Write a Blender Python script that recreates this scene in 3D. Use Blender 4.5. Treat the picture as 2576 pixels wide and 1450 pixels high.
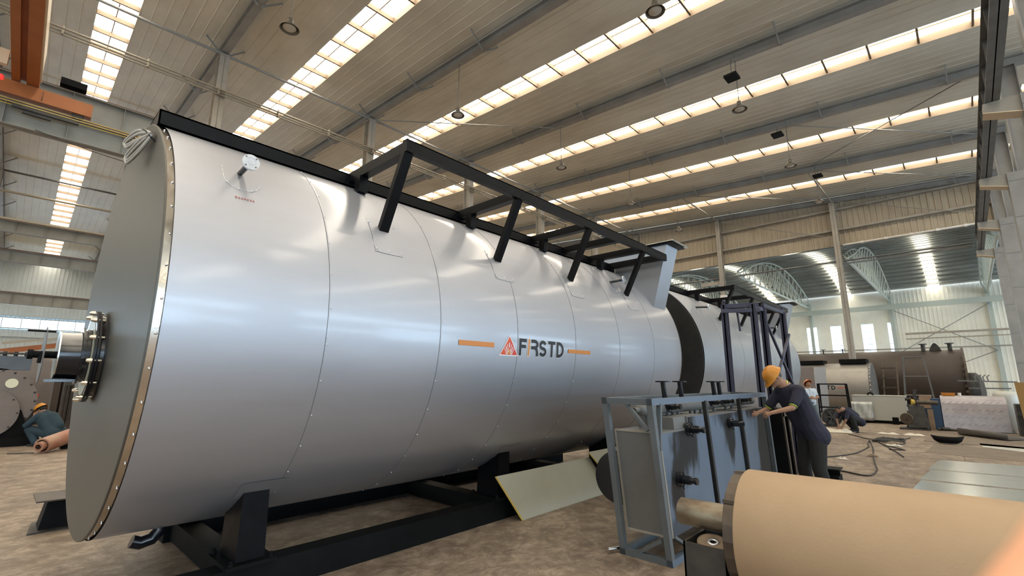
import bpy, bmesh, math, random
from mathutils import Vector, Matrix
random.seed(7)
for o in list(bpy.data.objects): bpy.data.objects.remove(o)
SC=bpy.context.scene
COL=SC.collection
pi=math.pi
sin=math.sin; cos=math.cos
# ------------------------------------------------------------------ camera
def make_camera():
    pitch,roll,yaw=.1950,.0035,.7446
    d=Vector((cos(yaw)*cos(pitch),sin(yaw)*cos(pitch),sin(pitch)))
    r=Vector((sin(yaw),-cos(yaw),0)); u=r.cross(d)
    c,s=cos(roll),sin(roll)
    r2=c*r+s*u; u2=-s*r+c*u
    cam=bpy.data.cameras.new('camera'); cam.sensor_width=36; cam.lens=36*1177/2576
    cam.clip_start=.01; cam.clip_end=400
    cam.dof.use_dof=True; cam.dof.focus_distance=7.0; cam.dof.aperture_fstop=6
    o=bpy.data.objects.new('camera',cam); COL.objects.link(o)
    m=Matrix((r2,u2,-d)).transposed().to_4x4(); m.translation=Vector((0,0,1.7))
    o.matrix_world=m; SC.camera=o
make_camera()
# ------------------------------------------------------------------ world, light, exposure
W=bpy.data.worlds.new('sky'); SC.world=W; W.use_nodes=True
bg=W.node_tree.nodes['Background']; bg.inputs[0].default_value=(.75,.87,1,1); bg.inputs[1].default_value=1.5
SC.view_settings.view_transform='Standard'; SC.view_settings.look='None'
SC.view_settings.gamma=1; SC.view_settings.use_curve_mapping=False
SC.view_settings.exposure=0.55
SKY_STRENGTH=8.0      # daylight through the roof-light sheets
WIN_STRENGTH=6.5      # daylight through the wall windows
SC.cycles.max_bounces=6; SC.cycles.diffuse_bounces=4; SC.cycles.glossy_bounces=4
SC.cycles.sample_clamp_indirect=6; SC.cycles.caustics_reflective=False; SC.cycles.caustics_refractive=False
# ------------------------------------------------------------------ materials
def sock(b,*names):
    for n in names:
        if n in b.inputs: return b.inputs[n]
def mat(name,col,rough=.5,metal=0,var=.0,vscale=3,col2=None,bump=0,bscale=20,emit=0,spec=.5,stretch=None,rvar=0,detail=4,thr=None,clear=0,aniso=0,crough=.1):
    m=bpy.data.materials.new(name); m.use_nodes=True; nt=m.node_tree; b=nt.nodes['Principled BSDF']
    b.inputs['Base Color'].default_value=(*col,1); b.inputs['Roughness'].default_value=rough
    b.inputs['Metallic'].default_value=metal; sock(b,'Specular IOR Level','Specular').default_value=spec
    if clear: sock(b,'Coat Weight','Clearcoat').default_value=clear; sock(b,'Coat Roughness').default_value=crough
    if aniso: sock(b,'Anisotropic').default_value=aniso
    tc=nt.nodes.new('ShaderNodeTexCoord'); vec=tc.outputs['Object']
    if stretch:
        mp=nt.nodes.new('ShaderNodeMapping'); mp.inputs['Scale'].default_value=stretch
        nt.links.new(vec,mp.inputs['Vector']); vec=mp.outputs['Vector']
    if var or col2:
        n=nt.nodes.new('ShaderNodeTexNoise'); n.inputs['Scale'].default_value=vscale; n.inputs['Detail'].default_value=detail
        n.inputs['Roughness'].default_value=.6
        nt.links.new(vec,n.inputs['Vector'])
        rp=nt.nodes.new('ShaderNodeValToRGB'); e=rp.color_ramp.elements
        lo,hi=thr or (.3,.7)
        e[0].position=lo; e[1].position=hi
        c2=col2 or tuple(max(0,c*(1-var)) for c in col)
        e[0].color=(*c2,1); e[1].color=(*(col if col2 else tuple(min(1,c*(1+var)) for c in col)),1)
        nt.links.new(n.outputs['Fac'],rp.inputs['Fac']); nt.links.new(rp.outputs['Color'],b.inputs['Base Color'])
        if rvar:
            mr=nt.nodes.new('ShaderNodeMapRange'); mr.inputs['To Min'].default_value=rough-rvar; mr.inputs['To Max'].default_value=rough+rvar
            nt.links.new(n.outputs['Fac'],mr.inputs['Value']); nt.links.new(mr.outputs['Result'],b.inputs['Roughness'])
    if bump:
        n=nt.nodes.new('ShaderNodeTexNoise'); n.inputs['Scale'].default_value=bscale; n.inputs['Detail'].default_value=3
        nt.links.new(vec,n.inputs['Vector'])
        bp=nt.nodes.new('ShaderNodeBump'); bp.inputs['Strength'].default_value=bump; bp.inputs['Distance'].default_value=.02
        nt.links.new(n.outputs['Fac'],bp.inputs['Height']); nt.links.new(bp.outputs['Normal'],b.inputs['Normal'])
    if emit:
        sock(b,'Emission Color','Emission').default_value=(*col,1); b.inputs['Emission Strength'].default_value=emit
    return m
M={}
M['shell']=mat('brushed_aluminium',(.47,.485,.53),.50,.80,var=.03,vscale=1.2,rvar=.02,stretch=(.6,4,4),bump=.03,bscale=1.6,clear=.6,crough=.12)
M['shell2']=mat('aluminium_cladding',(.44,.47,.52),.38,.65,var=.06,vscale=1.5,bump=.05,bscale=2.0,clear=.2,crough=.15)
M['face']=mat('end_plate',(.135,.13,.115),.45,.7,col2=(.10,.098,.09),vscale=1.0,bump=.06,bscale=2,rvar=.06)
M['chrome']=mat('bright_strip',(.72,.66,.58),.18,1,bump=.12,bscale=9)
M['rivet']=mat('rivet_steel',(.8,.8,.82),.25,1)
M['black']=mat('black_paint',(.004,.0045,.006),.38,0,var=.3,vscale=6,bump=.05,spec=.16,rvar=.08)
M['blackmatt']=mat('dull_black_paint',(.005,.0055,.006),.6,0,spec=.12,var=.3,vscale=5)
M['blackgloss']=mat('gloss_black_paint',(.009,.011,.015),.18,0,spec=.6)
M['ringdark']=mat('dark_rock_wool_face',(.022,.022,.021),.8,0,var=.3,vscale=4)
M['flangeface']=mat('machined_flange',(.72,.76,.82),.3,.8,var=.12,vscale=14)
M['bolt']=mat('zinc_bolt',(.82,.76,.62),.22,1)
M['orange']=mat('orange_vinyl',(.62,.23,.045),.4)
M['ink']=mat('black_vinyl',(.012,.012,.014),.4)
M['red']=mat('red_vinyl',(.62,.035,.03),.4,col2=(.72,.12,.03),vscale=4)
M['white']=mat('white_vinyl',(.80,.82,.86),.4)
M['redtext']=mat('red_ink',(.35,.02,.02),.5)
M['floor']=None
M['roof']=mat('foil_insulation',(.77,.75,.66),.45,.15,col2=(.59,.565,.485),vscale=.35,bump=.35,bscale=2.5,stretch=(2.2,1,1),rvar=.10)
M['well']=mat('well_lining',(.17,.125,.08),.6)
M['steel']=mat('grey_painted_steel',(.29,.285,.27),.5,.0,var=.15,vscale=1.2)
M['steelbeige']=mat('dusty_grey_steel',(.36,.33,.28),.55,0,var=.15,vscale=1.5)
M['steeldark']=mat('dark_grey_steel',(.14,.14,.135),.5,0,var=.2,vscale=2)
M['girder']=mat('grey_crane_girder',(.27,.265,.235),.55,0,var=.15,vscale=1)
M['rail']=mat('rusty_rail',(.12,.06,.045),.6,.3,var=.3,vscale=4)
M['yellow']=mat('yellow_conductor_bar',(.55,.38,.06),.45)
M['cranepaint']=mat('orange_crane_paint',(.38,.12,.03),.45,0,var=.12,vscale=1.5)
M['cranelower']=mat('orange_crane_paint_lower',(.42,.12,.04),.5,0,var=.12,vscale=1.5)  # slightly redder orange for the plate between the girders
M['cream']=mat('cream_paint',(.75,.62,.45),.5)
M['pipe']=mat('cream_conduit',(.36,.32,.25),.4,.2)
M['siding']=mat('beige_siding',(.42,.355,.26),.5,0,var=.08,vscale=1.5,stretch=(3,3,.5))
M['whitesiding']=mat('pale_siding',(.95,.94,.84),.5,0,var=.05,vscale=1)
M['greysiding']=mat('pale_green_siding',(.55,.60,.60),.5,0,var=.05,vscale=1)
M['annexroof']=mat('annex_roof_deck',(.50,.53,.50),.4,.3,col2=(.34,.36,.34),vscale=.6,rvar=.08)
M['truss']=mat('pale_green_truss',(.50,.57,.53),.45)
M['sky']=mat('roof_light_sheet',(1,.90,.74),.6,emit=SKY_STRENGTH)
M['win']=mat('daylit_window',(.56,.78,1),.6,emit=WIN_STRENGTH)
M['lamp']=mat('grey_lamp_shade',(.16,.145,.12),.4,.3)
M['glass']=mat('lamp_glass',(.55,.52,.45),.2)
M['bluegrey']=mat('blue_grey_primer',(.15,.195,.26),.42,.1,col2=(.12,.16,.225),vscale=1.6,rvar=.05)
M['frame']=mat('shaded_frame_paint',(.13,.15,.165),.45,.1,var=.15,vscale=2)  # greyer copy of the frame's paint, its shade put into the colour
M['tankgrey']=mat('grey_primer',(.16,.16,.155),.5,.1,var=.12,vscale=2)
M['soot']=mat('black_overspray',(.018,.018,.019),.45,0,var=.3,vscale=8)
M['purple']=mat('dark_violet_steel',(.045,.045,.075),.4,.2,var=.2,vscale=3)
M['shaft']=mat('rusty_shaft',(.17,.115,.075),.42,.55,col2=(.30,.27,.20),vscale=7,thr=(.4,.62),stretch=(1,.5,1),bump=.2)
M['roller']=mat('tan_roller_covering',(.45,.325,.205),.62,0,col2=(.39,.275,.17),vscale=1.6,bump=.05,bscale=60)
M['rollerend']=mat('worn_steel_rim',(.13,.105,.08),.45,.6,col2=(.07,.055,.045),vscale=5)
M['oldiron']=mat('old_dark_iron',(.075,.07,.062),.5,.4,col2=(.035,.032,.03),vscale=5)
M['disc']=mat('worn_grinding_disc',(.20,.15,.10),.8,0,var=.3,vscale=12)
M['panel']=mat('primer_coated_sheet',(.50,.50,.41),.38,.2,var=.04)
M['panelrim']=mat('yellow_sheet_edge',(.55,.40,.10),.5)
M['aluflat']=mat('bare_aluminium_sheet',(.74,.77,.74),.22,.85,var=.08,vscale=2,bump=.08,bscale=3)
M['tdclad']=mat('dull_beige_cladding',(.34,.32,.29),.42,.55,var=.06)
M['film']=mat('printed_film_sheet',(.52,.49,.50),.25,.2,col2=(.40,.36,.38),vscale=3,bump=.3,bscale=4)
M['filmprint']=mat('faint_film_print',(.40,.33,.36),.5)
M['rustboiler']=mat('brown_primer_shell',(.085,.063,.05),.5,.2,col2=(.055,.042,.034),vscale=.7)
M['cab']=mat('pale_grey_cabinet',(.52,.52,.47),.4,.1)
M['foil']=mat('crinkled_foil',(.50,.52,.50),.4,.6,bump=.45,bscale=5)
M['navy']=mat('navy_polo_cloth',(.016,.017,.035),.85,0,var=.2,vscale=9,bump=.3,bscale=14)
M['trouser']=mat('black_trouser_cloth',(.012,.013,.013),.9,0,bump=.4,bscale=10)
M['teal']=mat('dark_teal_cloth',(.02,.045,.065),.85,0,var=.2,bump=.3,bscale=12)
M['jean']=mat('grey_blue_trousers',(.16,.21,.23),.85,0,var=.1,bump=.4,bscale=12)
M['shirt']=mat('light_blue_shirt_cloth',(.55,.63,.70),.8,0,bump=.4,bscale=14)
M['skin']=mat('skin',(.34,.19,.12),.5,0,var=.06,vscale=10)
M['finger']=mat('finger_skin',(.95,.50,.30),.5)
M['hair']=mat('short_black_hair',(.015,.013,.012),.7,0,bump=.6,bscale=60)
M['greyhair']=mat('greying_hair',(.07,.065,.06),.7,0,bump=.6,bscale=60)
M['helmet']=mat('yellow_helmet_plastic',(.60,.27,.03),.3,0,col2=(.5,.19,.02),vscale=8,spec=.5)
M['helmet2']=mat('orange_helmet_plastic',(.72,.22,.07),.35)
M['lime']=mat('lime_trim',(.45,.8,.05),.6)
M['shoe']=mat('black_shoe',(.012,.011,.011),.5)
M['eye']=mat('eye_dark',(.02,.015,.012),.3)
M['lip']=mat('lip',(.36,.14,.10),.5)
M['cloth']=mat('off_white_cloth',(.72,.66,.54),.8,0,bump=.5,bscale=8)
M['cable']=mat('black_cable',(.03,.027,.024),.6)
M['hose']=mat('light_grey_braided_cable',(.42,.41,.38),.45,.3)
M['redtube']=mat('red_brown_tube',(.34,.09,.055),.45,.1,col2=(.42,.28,.20),vscale=2,thr=(.35,.7))
M['castgrey']=mat('grey_cast_casing',(.20,.175,.165),.5,.3,var=.1,vscale=3)
M['castblue']=mat('blue_grey_casing',(.10,.125,.16),.5,.2,var=.15,vscale=3)
M['sticker']=mat('yellowed_sticker',(.75,.78,.62),.5)
M['blue']=mat('blue_drum_paint',(.03,.07,.14),.45)
M['orangebin']=mat('orange_plastic',(.75,.28,.03),.5)
M['cardboard']=mat('brown_card',(.33,.22,.14),.7,0,var=.15)
M['brownsheet']=mat('yellow_brown_sheet',(.27,.16,.05),.5)
M['paper']=mat('scrap_paper',(.62,.57,.48),.8)
M['mat']=mat('dusty_rubber_mat',(.21,.17,.13),.7,0,col2=(.16,.125,.095),vscale=1.5,thr=(.35,.65))
M['rubber']=mat('dark_rolled_rubber',(.085,.075,.065),.6)
M['collar']=mat('white_wrapping',(.78,.76,.72),.6)
M['redlight']=mat('red_beacon_lens',(.7,.05,.04),.3,emit=.6)
def floor_material():
    m=bpy.data.materials.new('dusty_concrete'); m.use_nodes=True; nt=m.node_tree; b=nt.nodes['Principled BSDF']
    tc=nt.nodes.new('ShaderNodeTexCoord')
    def noise(scale,detail=6,rough=.6,st=None,dist=0):
        n=nt.nodes.new('ShaderNodeTexNoise'); n.inputs['Scale'].default_value=scale; n.inputs['Detail'].default_value=detail; n.inputs['Roughness'].default_value=rough
        n.inputs['Distortion'].default_value=dist
        v=tc.outputs['Object']
        if st:
            mp=nt.nodes.new('ShaderNodeMapping'); mp.inputs['Scale'].default_value=st; mp.inputs['Rotation'].default_value=(0,0,.5)
            nt.links.new(v,mp.inputs['Vector']); v=mp.outputs['Vector']
        nt.links.new(v,n.inputs['Vector']); return n.outputs['Fac']
    def ramp(f,p0,c0,p1,c1):
        r=nt.nodes.new('ShaderNodeValToRGB'); e=r.color_ramp.elements; e[0].position=p0; e[1].position=p1; e[0].color=(*c0,1); e[1].color=(*c1,1)
        nt.links.new(f,r.inputs['Fac']); return r.outputs['Color']
    def mix(f,a,b_,mode='MIX'):
        x=nt.nodes.new('ShaderNodeMixRGB'); x.blend_type=mode
        if isinstance(f,float): x.inputs[0].default_value=f
        else: nt.links.new(f,x.inputs[0])
        nt.links.new(a,x.inputs[1]); nt.links.new(b_,x.inputs[2]); return x.outputs[0]
    base=ramp(noise(.22,5),.38,(.26,.205,.165),.62,(.42,.345,.275))
    fine=ramp(noise(2.6,8,.72,dist=.6),.40,(.62,.60,.58),.60,(1.12,1.1,1.06))
    c=mix(1.0,base,fine,'MULTIPLY')
    scr=ramp(noise(4.0,9,.78,st=(1,1.3,1),dist=1.2),.47,(.58,.55,.52),.56,(1,1,1))
    c=mix(.75,c,mix(1.0,c,scr,'MULTIPLY'))
    br=nt.nodes.new('ShaderNodeTexBrick'); br.inputs['Scale'].default_value=1; br.inputs['Mortar Size'].default_value=.012
    br.inputs['Brick Width'].default_value=5.9; br.inputs['Row Height'].default_value=4.6; br.offset=0
    br.inputs['Color1'].default_value=(1,1,1,1); br.inputs['Color2'].default_value=(.93,.93,.93,1); br.inputs['Mortar'].default_value=(.55,.5,.45,1)
    nt.links.new(tc.outputs['Object'],br.inputs['Vector'])
    c=mix(1.0,c,br.outputs['Color'],'MULTIPLY')
    nt.links.new(c,b.inputs['Base Color'])
    rr=nt.nodes.new('ShaderNodeMapRange'); rr.inputs['To Min'].default_value=.42; rr.inputs['To Max'].default_value=.75
    nt.links.new(noise(1.7),rr.inputs['Value']); nt.links.new(rr.outputs['Result'],b.inputs['Roughness'])
    bp=nt.nodes.new('ShaderNodeBump'); bp.inputs['Strength'].default_value=.25; bp.inputs['Distance'].default_value=.01
    nt.links.new(noise(9,6,.7),bp.inputs['Height']); nt.links.new(bp.outputs['Normal'],b.inputs['Normal'])
    return m
M['floor']=floor_material()
def stained(base,soot,spots):
    m=M[base].copy(); m.name='blue_grey_primer_with_overspray'; nt=m.node_tree; b=nt.nodes['Principled BSDF']
    src=b.inputs['Base Color'].links[0].from_socket; tc=nt.nodes.new('ShaderNodeTexCoord')
    n=nt.nodes.new('ShaderNodeTexNoise'); n.inputs['Scale'].default_value=5; n.inputs['Detail'].default_value=4
    mp0=nt.nodes.new('ShaderNodeMapping'); mp0.inputs['Scale'].default_value=(1.6,1.6,.55); nt.links.new(tc.outputs['Object'],mp0.inputs['Vector']); nt.links.new(mp0.outputs[0],n.inputs['Vector'])
    prev=None
    for (x,y,z,rx,rz,s) in spots:
        mp=nt.nodes.new('ShaderNodeMapping'); mp.inputs['Location'].default_value=(-x/rx,-y/rx,-z/rz); mp.inputs['Scale'].default_value=(1/rx,1/rx,1/rz)
        nt.links.new(tc.outputs['Object'],mp.inputs['Vector'])
        L=nt.nodes.new('ShaderNodeVectorMath'); L.operation='LENGTH'; nt.links.new(mp.outputs[0],L.inputs[0])
        A=nt.nodes.new('ShaderNodeMath'); A.operation='MULTIPLY_ADD'; nt.links.new(n.outputs['Fac'],A.inputs[0]); A.inputs[1].default_value=2.2; nt.links.new(L.outputs['Value'],A.inputs[2])
        R_=nt.nodes.new('ShaderNodeMapRange'); R_.interpolation_type='SMOOTHSTEP'; R_.inputs['From Min'].default_value=1.85; R_.inputs['From Max'].default_value=2.6; R_.inputs['To Min'].default_value=s; R_.inputs['To Max'].default_value=0
        nt.links.new(A.outputs[0],R_.inputs['Value'])
        if prev is None: prev=R_.outputs['Result']
        else:
            X_=nt.nodes.new('ShaderNodeMath'); X_.operation='MAXIMUM'; nt.links.new(prev,X_.inputs[0]); nt.links.new(R_.outputs['Result'],X_.inputs[1]); prev=X_.outputs[0]
    mx=nt.nodes.new('ShaderNodeMixRGB'); nt.links.new(prev,mx.inputs[0]); nt.links.new(src,mx.inputs[1]); sock(b,'Specular IOR Level','Specular').default_value=.25; mx.inputs[2].default_value=(*soot,1); nt.links.new(mx.outputs[0],b.inputs['Base Color'])
    return m
M['bluestain']=stained('bluegrey',(.020,.020,.021),[(.27,0,.78,.17,.36,1),(.55,0,1.12,.26,.34,1),(.56,0,1.32,.22,.22,.9),(1.86,0,1.14,.15,.36,1),(1.80,0,1.40,.34,.2,.9),(2.2,0,1.42,.3,.22,.9),(.55,0,1.5,.28,.14,.9),(3.36,0,.75,.34,1.2,1),(2.95,0,1.42,.34,.2,.9),(.30,0,.25,.35,.14,.6)])
# ------------------------------------------------------------------ frames of reference and linking
DL=math.radians(1.25)     # the building stands turned by this much against the tanks
def b2w(p): return Vector((p[0]*cos(DL)+p[1]*sin(DL), -p[0]*sin(DL)+p[1]*cos(DL), p[2]))
ORG={}
def tag(o,label=None,cat=None,group=None,kind=None):
    if label: o['label']=label
    if cat: o['category']=cat
    if group: o['group']=group
    if kind: o['kind']=kind
    return o
def thing(name,label,cat,org=(0,0,0),group=None,frame='W',rotz=0):
    o=bpy.data.objects.new(name,None); COL.objects.link(o); o.empty_display_size=.2
    place(o,org,frame,rotz); ORG[o.name]=Vector(org)
    return tag(o,label,cat,group)
def place(o,org,frame,rotz=0):
    if frame=='B': o.location=b2w(org); o.rotation_euler=(0,0,-DL+rotz)
    else: o.location=Vector(org); o.rotation_euler=(0,0,rotz)
class MB:
    def __init__(s): s.v=[]; s.f=[]; s.sm=[]
    def add(s,vs,fs,smooth=False):
        n=len(s.v); s.v+= [tuple(v) for v in vs]
        for f in fs: s.f.append(tuple(i+n for i in f)); s.sm.append(smooth)
        return s
    def box(s,x0,x1,y0,y1,z0,z1):
        v=[(x,y,z) for z in (z0,z1) for y in (y0,y1) for x in (x0,x1)]
        return s.add(v,[(0,2,3,1),(4,5,7,6),(0,1,5,4),(2,6,7,3),(0,4,6,2),(1,3,7,5)])
    def hexa(s,v):   # eight corners, lower four then upper four, ordered round
        return s.add(v,[(3,2,1,0),(4,5,6,7),(0,1,5,4),(1,2,6,5),(2,3,7,6),(3,0,4,7)])
    def bar(s,p,q,w,h,up=(0,0,1),cen=True):
        p=Vector(p); q=Vector(q); d=(q-p).normalized(); up=Vector(up)
        if abs(d.dot(up.normalized()))>.98: up=Vector((1,0,0))
        sx=d.cross(up).normalized(); uz=sx.cross(d).normalized()
        a=[sx*(i*w/2)+uz*(j*h/2) for i,j in ((-1,-1),(1,-1),(1,1),(-1,1))]
        return s.hexa([p+k for k in a]+[q+k for k in a]) if False else s.add([p+k for k in a]+[q+k for k in a],[(0,1,2,3),(7,6,5,4),(4,5,1,0),(5,6,2,1),(6,7,3,2),(7,4,0,3)])
    def beam(s,p,q,w,h,t=.012,tf=.018,up=(0,0,1)):   # I section
        p=Vector(p); q=Vector(q); d=(q-p).normalized(); up=Vector(up)
        sx=d.cross(up).normalized(); uz=sx.cross(d).normalized()
        s.bar(p+uz*(h/2-tf/2),q+uz*(h/2-tf/2),w,tf,up); s.bar(p-uz*(h/2-tf/2),q-uz*(h/2-tf/2),w,tf,up); s.bar(p,q,t,h-2*tf,up); return s
    def tube(s,p,q,r,n=12,r2=None,cap=True):
        p=Vector(p); q=Vector(q); d=(q-p).normalized(); a=Vector((0,0,1)) if abs(d.z)<.9 else Vector((1,0,0))
        e=d.cross(a).normalized(); f=d.cross(e); r2=r if r2 is None else r2
        vs=[p+(e*cos(2*pi*i/n)+f*sin(2*pi*i/n))*r for i in range(n)]+[q+(e*cos(2*pi*i/n)+f*sin(2*pi*i/n))*r2 for i in range(n)]
        s.add(vs,[((i+1)%n,i,n+i,n+(i+1)%n) for i in range(n)],True)
        if cap: s.add(vs[:n],[tuple(range(n))]); s.add(vs[n:],[tuple(range(n-1,-1,-1))])
        return s
    def lathe(s,o,ax,prof,n=24,smooth=True):  # prof: (distance along axis, radius)
        o=Vector(o); d=Vector(ax).normalized(); a=Vector((0,0,1)) if abs(d.z)<.9 else Vector((1,0,0))
        e=d.cross(a).normalized(); f=d.cross(e); vs=[]
        for t,r in prof:
            for i in range(n): vs.append(o+d*t+(e*cos(2*pi*i/n)+f*sin(2*pi*i/n))*r)
        fs=[(k*n+(i+1)%n,k*n+i,(k+1)*n+i,(k+1)*n+(i+1)%n) for k in range(len(prof)-1) for i in range(n)]
        return s.add(vs,fs,smooth)
    def path(s,pts,r,n=8):
        pts=[Vector(p) for p in pts]; vs=[]; m=len(pts); e=None
        for i,p in enumerate(pts):
            d=(pts[min(i+1,m-1)]-pts[max(i-1,0)]).normalized()
            if e is None: a=Vector((0,0,1)) if abs(d.z)<.9 else Vector((1,0,0)); e=d.cross(a).normalized()
            e=(e-d*e.dot(d)).normalized(); f=d.cross(e)
            rr=r[i] if isinstance(r,(list,tuple)) else r
            vs+=[p+(e*cos(2*pi*j/n)+f*sin(2*pi*j/n))*rr for j in range(n)]
        s.add(vs,[(k*n+(i+1)%n,k*n+i,(k+1)*n+i,(k+1)*n+(i+1)%n) for k in range(m-1) for i in range(n)],True)
        s.add(vs[:n],[tuple(range(n))]); s.add(vs[-n:],[tuple(range(n-1,-1,-1))]); return s
    def capsule(s,p,q,r1,r2,n=12,k=4):
        p=Vector(p); q=Vector(q); L=(q-p).length; d=(q-p).normalized() if L>1e-6 else Vector((0,0,1))
        pr=[(-r1*cos(pi/2*i/k),max(1e-4,r1*sin(pi/2*i/k))) for i in range(k+1)]+[(L+r2*sin(pi/2*i/k),max(1e-4,r2*cos(pi/2*i/k))) for i in range(k+1)]
        return s.lathe(p,d,pr,n)
    def ball(s,c,r,n=16,k=8,sc=(1,1,1),rot=None):
        vs=[];c=Vector(c)
        for j in range(1,k):
            for i in range(n):
                v=Vector((sin(pi*j/k)*cos(2*pi*i/n)*sc[0],sin(pi*j/k)*sin(2*pi*i/n)*sc[1],cos(pi*j/k)*sc[2]))*r
                if rot: v=rot@v
                vs.append(c+v)
        t=Vector((0,0,r*sc[2])); b_=Vector((0,0,-r*sc[2]))
        if rot: t=rot@t; b_=rot@b_
        vs+= [c+t,c+b_]; T=len(vs)-2; B=T+1
        fs=[(j*n+i,(j+1)*n+i,(j+1)*n+(i+1)%n,j*n+(i+1)%n) for j in range(k-2) for i in range(n)]
        fs+=[(T,i,(i+1)%n) for i in range(n)]+[(B,(k-2)*n+(i+1)%n,(k-2)*n+i) for i in range(n)]
        return s.add(vs,fs,True)
    def sheet(s,grid,th=0):   # grid[i][j] of points
        a=len(grid); b=len(grid[0]); vs=[p for r in grid for p in r]
        return s.add(vs,[(i*b+j,(i+1)*b+j,(i+1)*b+j+1,i*b+j+1) for i in range(a-1) for j in range(b-1)],True)
    def xf(s,fn): s.v=[tuple(fn(Vector(v))) for v in s.v]; return s
    def build(s,name,m,parent=None,org=(0,0,0),frame='W',rotz=0,label=None):
        if parent is not None and parent.name in ORG: org=ORG[parent.name]
        org=Vector(org)
        me=bpy.data.meshes.new(name); me.from_pydata([tuple(Vector(v)-org) for v in s.v],[],s.f)
        me.polygons.foreach_set('use_smooth',s.sm); me.materials.append(M[m] if isinstance(m,str) else m); me.update()
        o=bpy.data.objects.new(name,me); COL.objects.link(o)
        if parent is not None: o.parent=parent
        else: place(o,org,frame,rotz)
        ORG[o.name]=org
        if label: o['label']=label
        return o
def copy_tree(o,loc=None,label=None,rotz=None):
    c=o.copy(); COL.objects.link(c); ORG[c.name]=ORG[o.name]
    if loc is not None: c.location=loc
    if rotz is not None: c.rotation_euler[2]=rotz
    if label: c['label']=label
    for ch in [k for k in bpy.data.objects if k.parent==o]:
        d=copy_tree(ch); d.parent=c
    return c
def struct(o): o['kind']='structure'; return o
# ================================================================== the building
SP=5.913; X0=3.582; YR=28.0
def zr(y): return 12.52+.0709*(y if y<=YR else 2*YR-y)
BX=[X0+SP*k for k in range(-4,6)]
SX=[X0+SP*(k+.5) for k in range(-5,5)]
XE=33.147
# floor
b=MB().box(-30,70,-30,75,-.3,0); struct(b.build('floor','floor'))
# roof lining between the roof lights
b=MB()
edges=[-25.0]+[e for x in SX for e in (x-.5,x+.5)]+[XE+.1]
for i in range(0,len(edges),2):
    xa,xb=edges[i],edges[i+1]
    if xb<=xa: continue
    n=max(1,int((xb-xa)/.34)); prof=[]
    for j in range(n):
        a=xa+(xb-xa)*j/n; w=(xb-xa)/n
        prof+=[(a,0),(a+w-.04,0),(a+w-.03,-.012),(a+w-.01,-.012)]
    prof.append((xb,0))
    for ya,yb in ((-22,YR),(YR,60)):
        vs=[(x,ya,zr(ya)+z) for x,z in prof]+[(x,yb,zr(yb)+z) for x,z in prof]; m=len(prof)
        b.add(vs,[(k,k+1,m+k+1,m+k) for k in range(m-1)])
    b.box(xa,xb,-22,-21.9,zr(-22),zr(-22)+.6)
ceil=struct(b.build('ceiling','roof',frame='B'))
b=MB()
for x in SX:
    for s in (-.5,.5):
        for ya,yb in ((-22,YR),(YR,60)):
            b.add([(x+s,ya,zr(ya)-.01),(x+s,yb,zr(yb)-.01),(x+s,yb,zr(yb)+.27),(x+s,ya,zr(ya)+.27)],[(0,1,2,3)])
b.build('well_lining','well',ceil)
for n,x in enumerate(SX):
    w=MB()
    for ya,yb in ((-22,YR),(YR,60)):
        w.add([(x-.5,ya,zr(ya)+.25),(x+.5,ya,zr(ya)+.25),(x+.5,yb,zr(yb)+.25),(x-.5,yb,zr(yb)+.25)],[(0,1,2,3)])
    o=struct(w.build('window_%d'%(n+1),'sky',frame='B'))
    w=MB(); y=-21.6
    while y<59.8:
        z=zr(y); w.box(x-.5,x+.5,y-.03,y+.03,z+.04,z+.21); y+=1.257
    for ya,yb in ((-22,YR),(YR,60)):
        w.bar((x,ya,zr(ya)+.22),(x,yb,zr(yb)+.22),.03,.04)
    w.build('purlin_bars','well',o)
# outer roof skin so that no sky shows past the lining
# rafters
ordn=['first','second','third','fourth','fifth','sixth','seventh']
def zb(y): return 12.06+.0655*(y if y<=YR else 2*YR-y)
for k in range(-4,6):
    X=X0+SP*k; b=MB()
    for ya,yb in ((-22,YR),(YR,60)):
        b.beam((X,ya,(zr(ya)+zb(ya))/2-.015),(X,yb,(zr(yb)+zb(yb))/2-.015),.24,zr(ya if ya!=YR else yb)-zb(ya if ya!=YR else yb)-.03)
    lab='grey steel roof rafter, '+(ordn[k]+' one counted from the left over the boiler' if k>=0 else ['at the far left beside the orange crane','behind the viewpoint, second bay','behind the viewpoint, third bay','behind the viewpoint, last bay'][-k-1])
    if k==5: lab='grey rafter along the top of the beige end wall'
    o=b.build('roof_rafter','steel',org=(X,0,0),frame='B'); tag(o,lab,'roof beam','roof rafters')
    if k>=-1:
        y=-.8
        while y<59:
            if y<30 or k<=0:
                for s in (-1,1):
                    if k==5 and s==1: continue
                    q=MB().bar((X+s*.05,y,zb(y)+.02),(X+s*.62,y,zr(y)-.02),.04,.05); q.build('fly_brace','steel',o)
            y+=3.77
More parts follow.
